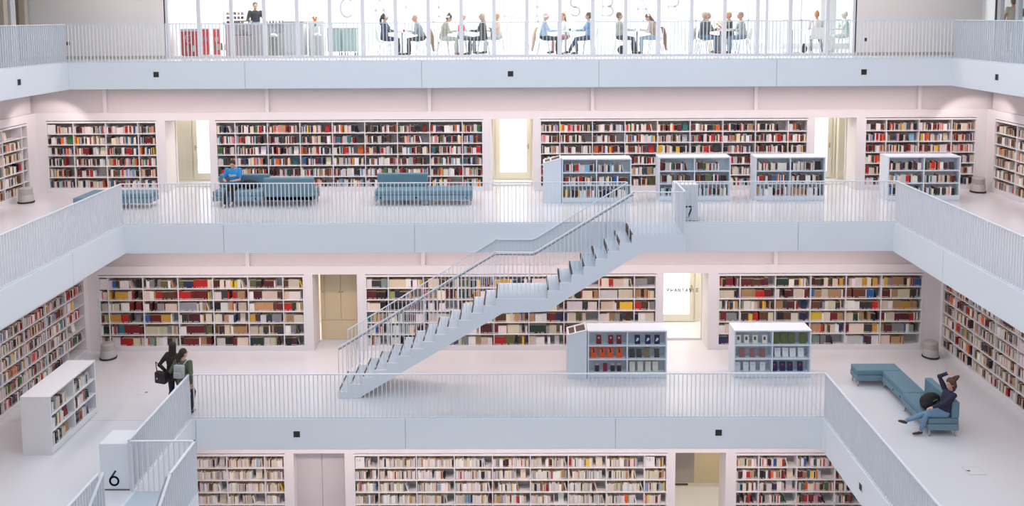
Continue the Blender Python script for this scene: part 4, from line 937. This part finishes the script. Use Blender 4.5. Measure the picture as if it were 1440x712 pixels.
# woman seen from behind with auburn bun, barista, green figure, two visitors on the right
person('cafe guest seen from behind in white sweater with auburn bun', (9.88, 28.9, ZF), PI-.2, sitpose(.08, al=(-.25, -.35, .09)), dict(top=(.66, .60, .57), legs=(.03, .025, .03), hair=(.50, .20, .06), style='bun', hemtop=.06), vox=.016)
chair((9.88, 28.9, ZF), PI-.2, 'white chair carrying the guest with the auburn bun')
o = MB().ell((0, 0, .12), (.10, .09, .13)).ell((0, 0, .25), (.05, .03, .05)).build('bag', BLACK, None, True, loc=(9.38, 28.55, ZF+.0)); tag(o, 'black bag beside the chair of the guest with auburn bun', 'bag')
person('pale green dressed cafe guest behind the glass at the right cafe end', (10.82, 28.9, ZF), PL_, sitpose(.08), dict(top=(.58, .70, .63), legs=(.66, .74, .70), hair=(.68, .76, .70), skin=(.66, .62, .54), shoe=(.6, .66, .62)), vox=.016)  # hair, skin and clothes all paled, painting the haze of the glass
chair((10.82, 28.9, ZF), PL_, 'white chair carrying the pale green dressed guest')
person('barista in black shirt and blue apron behind the cake display', (-8.3, 28.9, ZF), .45, dict(pel=(0, 0, .95), lean=.05, hp=.2, wL=(-.2, -.35, 1.08), wR=(.2, -.35, 1.1), aL=(-.1, 0, .09), aR=(.1, .02, .09)), dict(top=(.02, .02, .025), legs=(.25, .4, .6), hair=(.14, .09, .06), hemtop=.14), vox=.014)
person('visitor in beige sleeveless waistcoat with shoulder strap, right photo edge', (15.25, 27.2, ZF), PI, dict(pel=(0, 0, .93), lean=.0, wL=(-.28, -.05, .82), wR=(.28, -.05, .85), aL=(-.1, 0, .09), aR=(.1, .02, .09)), dict(top=(.62, .56, .44), legs=(.3, .3, .3), hair=(.12, .09, .07), fat=1.15, sleeve=.2, skin=(.66, .27, .2)), vox=.014)
person('visitor in brown top at the upper right corner of the photo', (15.95, 27.5, ZF), PI*.9, dict(pel=(0, 0, .88), lean=.0, wL=(-.25, -.1, .8), wR=(.25, -.1, .85), aL=(-.1, 0, .09), aR=(.1, .02, .09)), dict(top=(.26, .18, .09), legs=(.2, .15, .1), hair=(.05, .04, .03), sleeve=.3, style='long'), vox=.014)
# ------------------------------------------------------------------ cafe bar equipment
def swirl(e, w, h, y, z0, x0=0):
    m = MB()
    for cx, cz, rx, rz, a0, a1 in ((.38, .66, .2, .2, -60, 230), (.62, .66, .2, .2, -50, 240), (.5, .52, .3, .32, 200, 340), (.5, .66, .08, .1, 0, 320)):
        pl = arc(cx, cz, rx, rz, a0, a1, 14); s = strokes([pl], .022, .004, h*.5, w)
        o = len(m.v); m.v += [(v[0]+x0, v[1]+y, v[2]+z0+h*.42) for v in s.v]; m.f += [tuple(o+j for j in f) for f in s.f]; m.m += s.m
    m.build('emblem', WHITE, e)
def cones(e, x0, y, z0):
    for k, c in enumerate(((.30, .15, .06), (.62, .45, .25), (.10, .05, .03), (.70, .62, .5))):
        m = MB(); m.box(x0+k*.09, x0+k*.09+.06, y-.004, y, z0+.12, z0+.30-.03*(k % 2)); m.ell((x0+k*.09+.03, y-.003, z0+.31-.03*(k % 2)), (.03, .004, .03), nu=10, nv=6); m.build('ice_picture', cmat(c, .5, 'print'), e)
e = empty('ice_cream_freezer', (-10.12, 27.25, ZF), 0, 'red ice cream freezer with white swirl emblem behind the top railing', 'freezer')
MB().box(0, .52, 0, .6, .06, .80).build('cabinet', REDM, e, bevel=.01); MB().box(-.01, .53, -.01, .61, .80, .88).build('lid', GREYM, e, bevel=.01); MB().box(.02, .5, .03, .57, 0, .06).build('plinth', BROWN, e); swirl(e, .28, .74, -.006, .06, .10); cones(e, .08, -.004, .06)
e = empty('ice_cream_sign', (-9.50, 27.3, ZF), 0, 'bright red ice cream board with white emblem right of the freezer', 'sign')
MB().box(0, .24, 0, .05, .08, .86).build('board', REDB, e); MB().box(-.01, .25, .0, .06, .86, .9).build('frame_top', WHITE, e); MB().box(-.01, .25, .0, .2, .0, .08).build('foot', WHITE, e); swirl(e, .16, .5, -.006, .2, .04)
e = empty('ice_cream_sign', (-9.15, 27.3, ZF), .3, 'narrow red ice cream board with brown ice picture, nearest the cake display', 'sign')
MB().box(0, .22, 0, .05, .08, .86).build('board', REDB, e); MB().box(-.01, .23, .0, .06, .86, .9).build('frame_top', WHITE, e); MB().box(-.01, .23, .0, .2, .0, .08).build('foot', WHITE, e); swirl(e, .14, .36, -.006, .3, .04); cones(e, .03, -.004, .1)
LIL = mat('lilac_counter', (.62, .58, .62), .5)
e = empty('bar_counter', (-9.3, 28.0, ZF), 0, 'long pale bar counter behind the cafe glass', 'counter'); MB().box(.3, 2.2, 0, .6, 0, .98).build('body', LIL, e); MB().box(.26, 2.24, -.03, .63, .98, 1.02).build('worktop', WHITE, e)
e = empty('cake_display', (-9.05, 27.95+.1, Z8+1.022), 0, 'tiered cake display on the bar counter left of the barista', 'display')
for k, z in enumerate((.0, .14, .28)):
    MB().box(0, .62, 0, .4, z, z+.012).build('shelf', GREYM, e)
for sx in (0, .61): MB().box(sx, sx+.01, 0, .4, 0, .40).build('side', GLASS, e)
cc = [(.25, .12, .06), (.60, .25, .5), (.55, .35, .12), (.12, .07, .05), (.7, .1, .6), (.4, .38, .35)]
n = 0
for t, z in (('bottom', 1.035), ('middle', 1.175), ('top', 1.315)):
    for k in range(5):
        c = cc[(k*2+n) % 6]; ob = MB().lathe([(.035, 0), (.045, .02), (.045, .06), (.02, .08)], 12).build('cake', cmat(c, .6, 'cake'), None, True, loc=(-8.98+k*.115, 28.25, Z8+z)); tag(ob, 'small cake, %s from left, on the %s tier of the cake display' % (OR3[k] if k < 4 else 'fifth', t), 'cake', 'cakes on the tiered display')
    n += 1
e = empty('glass_showcase', (-8.62+.1, 27.3, ZF), 0, 'brown framed glass showcase before the barista', 'showcase'); m = MB()
for a in ((0, .03, 0, .03), (.47, .5, 0, .03), (0, .03, .37, .4), (.47, .5, .37, .4)): m.box(*a, .0, 1.12)
m.box(0, .5, 0, .4, .66, .69); m.box(0, .5, 0, .4, 1.09, 1.12); m.build('frame', mat('taupe_frame', (.25, .2, .17), .5), e); MB().box(.03, .47, .01, .02, .69, 1.09).build('pane', GLASS, e)
for k in range(3): MB().box(.08+k*.13, .16+k*.13, .1, .2, .69, .80+.05*(k % 2)).build('jar', cmat(((.6, .6, .55), (.5, .3, .2), (.3, .4, .5))[k], .5, 'glaze'), e)
e = empty('service_counter', (-8.3, 27.95, ZF), 0, 'grey service counter with steel top, right of the barista', 'counter'); MB().box(.55, 1.5, 0, .5, 0, .72).build('body', mat('greige', (.55, .55, .50), .5), e); MB().box(.5, 1.55, -.03, .55, .98, 1.02).build('worktop', STEEL, e)
m = MB()
for x in (.56, 1.0, 1.46): m.box(x, x+.03, .0, .03, .72, .98)
m.build('posts', STEEL, e)
for k in range(6):
    ob = MB().lathe([(.022, 0), (.03, .01), (.034, .1), (.03, .1)], 12).build('glass', cmat(((.7, .7, .65), (.55, .35, .15), (.3, .28, .3))[k % 3], .3, 'glaze'), None, True, loc=(-7.7+k*.1, 28.1, Z8+1.022)); tag(ob, 'small glass on the service counter, %s from left' % (['first', 'second', 'third', 'fourth', 'fifth', 'sixth'][k]), 'glass', 'glasses on the service counter')
e = empty('cabinet', (-7.1, 27.8, ZF), 0, 'tall white ribbed cabinet left of the mint bins', 'cabinet'); MB().box(0, .62, 0, .5, .02, 1.05).build('body', WHITE, e); MB().box(-.02, .64, -.02, .52, 1.05, 1.09).build('top', GREYM, e)
for k in range(3): MB().box(.02+k*.2, .2+k*.2, -.015, 0, .06, 1.0).build('door', mat('pale_lilac', (.66, .65, .68), .5), e)
e = empty('cabinet', (-6.45, 28.3, ZF), 0, 'plain white side cabinet beside the ribbed cabinet', 'cabinet'); MB().box(0, .5, 0, .5, 0, 1.1).build('body', WHITE, e); MB().box(.02, .48, -.012, 0, .05, 1.05).build('door', CAFEW, e)
def bin_(x, y, label, c):
    e = empty('waste_bin', (x, y, ZF), 0, label, 'waste bin', 'grey waste bins in the cafe'); MB().lathe([(.11, 0), (.12, .02), (.13, .60), (.13, .62)], 20).build('body', c, e, True); MB().lathe([(.132, .62), (.13, .66), (.06, .72), (.02, .73)], 20).build('lid', STEEL, e, True)
bin_(-7.25, 27.2, 'narrow dark grey waste bin left of the ribbed cabinet', mat('bin_grey', (.25, .24, .22), .5)); bin_(-5.95, 27.4, 'pale waste bin between cabinet and mint trolleys', GREYM)
def trolley(x, label):
    e = empty('tray_trolley', (x, 27.7, ZF), 0, label, 'trolley', 'mint coloured tray trolleys'); MB().box(0, .40, 0, .5, .14, .84).build('body', MINT, e, bevel=.01); MB().box(-.01, .41, -.01, .51, .84, .88).build('top', GREYM, e)
    for a in (.04, .36):
        for b in (.06, .44): 
            c = MB().tube([(a, b, .14), (a, b, .09)], .012, 8).build('caster', GREYM, e); MB().tube([(a-.012, b, .045), (a+.012, b, .045)], .045, 14).build('wheel', DARK, c, True)
trolley(-5.72, 'mint green tray trolley, left one of two below the letter C'); trolley(-5.22, 'mint green tray trolley, right one of two below the letter C')
e = empty('flower_vase', (-6.18, 28.1, ZF), 0, 'vase with orange flowers on a white stand in the cafe', 'vase'); MB().box(-.13, .13, -.13, .13, 0, .92).build('stand', WHITE, e); MB().lathe([(.03, .92), (.045, .97), (.02, 1.04)], 12).build('vase', cmat((.05, .25, .06), .4, 'glaze'), e, True)
m = MB().ell((0, 0, 1.13), (.06, .05, .05)).ell((-.05, 0, 1.2), (.04, .04, .05)).ell((.04, .01, 1.2), (.035, .035, .04)); m.build('flowers', cmat((.85, .2, .06), .6, 'petal'), e, True)
# ------------------------------------------------------------------ man on the upper sofa
man, j = person('man in blue printed T-shirt and black trousers reading his phone on the blue sofa', (-7.88, 24.93, Z7+.001), .1, dict(pel=(0, 0, .53), lean=.12, hp=.45, wL=(-.17, -.30, .69), wR=(.05, -.34, .70), h0=(.5, -.6, .1), h1=(-.5, -.5, .1), aL=(-.16, -.62, .09), aR=(.02, -.50, .14), sit=1),
    dict(top=(.035, .30, .66), legs=(.015, .015, .018), hair=(.03, .018, .012), sleeve=.33, shoe=(.6, .6, .62), fat=1.05), vox=.012)
m = MB(); R = j['R']; 
pl = [(-.11, .02), (-.09, .05), (-.07, .0), (-.05, .04), (-.03, .0), (-.01, .04), (.01, .0), (.03, .05), (.05, .0), (.07, .04), (.10, .01)]
P3 = [j['pel']+R @ Vector((a, -.130-.0, .30+b)) for a, b in pl]
for i in range(len(P3)-1): m.bar(P3[i], P3[i+1], .014, .006, (0, 1, 0))
m.bar(j['pel']+R @ Vector((-.09, -.131, .285)), j['pel']+R @ Vector((.10, -.131, .30)), .012, .006, (0, 1, 0)); m.build('shirt_print', WHITE, man)
o = MB().box(-.04, .04, -.075, .075, -.005, .005).build('phone', DARK, None, bevel=.002); o.location = (-7.90, 24.50, Z7+.745); o.rotation_euler = (.4, 0, .2); tag(o, 'dark phone held by the man in the blue T-shirt', 'phone')
o = MB().ell((0, 0, .12), (.24, .15, .13)).ell((-.05, .0, .2), (.12, .1, .06)).build('bag', BLACK, None, True, loc=(-7.42, 24.90, Z7+.43)); tag(o, 'black bag lying on the blue sofa right of the seated man', 'bag')
# ------------------------------------------------------------------ two women walking
w1, j1 = person('woman with long dark hair and black coat carrying a black shoulder bag', (-7.98, 20.35, Z6+.001), PI-.35, dict(pel=(0, 0, .93), lean=.0, wL=(-.24, -.03, .82), wR=(.24, .0, .95), aL=(-.09, -.12, .09), aR=(.09, .15, .10), hy=.45),
    dict(top=(.022, .014, .010), legs=(.012, .012, .02), hair=(.022, .010, .006), style='long', hemtop=-.12, fat=1.15), vox=.012)
w2, j2 = person('woman with ponytail and olive jacket wearing a pale grey backpack', (-7.66, 20.12, Z6+.001), PI-.2, dict(pel=(0, 0, .86), lean=.0, wL=(-.20, .02, .80), wR=(.30, -.22, 1.0), aL=(-.09, -.10, .09), aR=(.09, .1, .10), hy=-.5),
    dict(top=(.105, .12, .075), legs=(.03, .03, .04), hair=(.03, .012, .007), style='pony', hemtop=-.06), vox=.012)
LGREY = cmat((.42, .44, .42))
e = empty('backpack', (-7.66, 20.12, Z6), PI-.2, 'pale grey backpack on the back of the ponytail woman', 'backpack')
MB().box(-.13, .13, .11, .23, .98, 1.30).build('main_body', LGREY, e, bevel=.045); MB().box(-.10, .10, .23, .27, 1.0, 1.15).build('front_pocket', LGREY, e, bevel=.018)
for s in (-1, 1): MB().tube([(s*.09, .13, 1.29), (s*.105, .02, 1.35), (s*.11, -.10, 1.28), (s*.12, -.11, 1.12), (s*.12, .12, 1.0)], (.014), 8).build('strap', LGREY, e, True)
MB().tube([(0, .14, 1.30), (.02, .15, 1.34), (.05, .14, 1.30)], .008, 8).build('loop', LGREY, e, True)
e = empty('shoulder_bag', (-8.20, 20.14, Z6), PI-.35, 'black leather shoulder bag hanging at the long haired woman', 'bag')
LEA = cmat((.018, .012, .014), .5); MB().box(-.15, .15, -.07, .07, .78, 1.06).build('body', LEA, e, bevel=.035); MB().box(-.10, .10, -.095, -.07, .8, .95).build('pocket', LEA, e, bevel=.012); MB().tube([(-.12, 0, 1.05), (-.05, 0, 1.18), (.1, .05, 1.30), (.12, .0, 1.05)], .012, 8).build('strap', LEA, e, True); MB().tube([(.05, .085, .9), (.05, .085, .93)], .012, 8).build('tag', WHITE, e)
# ------------------------------------------------------------------ woman on the right bench (faces -x)
JEANS = (.16, .27, .40)
w3, j3 = person('woman in navy cardigan and jeans lounging on the blue bench, hand in her hair', (9.63, 19.12, Z6+.001), PL_+.12, dict(pel=(0, .02, .535), lean=-.30, hp=.12, hy=.3, wR=(.10, -.30, .68), wL=(-.08, .14, 1.36), h0=(.5, .6, .1), pole0=(-.45, -.35, 1), pole1=(.5, .5, -.5),
    aR=(.0, -.50, .10), aL=(-.14, -.84, .27), kpole1=(0, -1, .4), kpole0=(0, -.6, 1), t0=(.1, -.8, .25), sit=1),
    dict(top=(.018, .018, .05), legs=JEANS, hair=(.085, .035, .018), style='short', shoe=(.05, .035, .03), slim=1), vox=.012)
m = MB(); h = j3['head']; a, b, c = j3['hx'], j3['hy'], j3['hz']
m.tube([h+b*.05+c*.02, h+b*.10-c*.08, h+b*.10-c*.19], [.095, .085, .04], 12); m.tube([h+b*.06+c*.06, h+b*.17+c*.10, h+b*.27+c*.13], [.065, .055, .025], 12); m.ell(h+b*.03+c*.04, (.10, .11, .10))
o = m.build('flung_hair', cmat((.085, .035, .018), .6, 'hair'), w3, True); remesh(o, .012, 3)
e = empty('rucksack', (9.52, 19.50, Z6+.45), .5, 'black rucksack with yellow green trim lying beside the seated woman', 'rucksack')
m = MB().ell((0, 0, .17), (.30, .15, .16)); m.ell((-.12, -.03, .12), (.20, .13, .12)); o = m.build('main_body', BLACK, e, True); MB().ell((-.02, -.13, .17), (.13, .03, .08)).build('front_pocket', BLACK, e, True)
MB().tube([(-.08, -.15, .21), (-.02, -.165, .235), (.05, -.155, .23)], .007, 6).build('yellow_trim', cmat((.30, .36, .05), .5, 'trim'), e, True); MB().tube([(.02, -.165, .15), (.07, -.16, .19), (.10, -.14, .17)], .006, 6).build('yellow_trim', cmat((.30, .36, .05), .5, 'trim'), e, True)
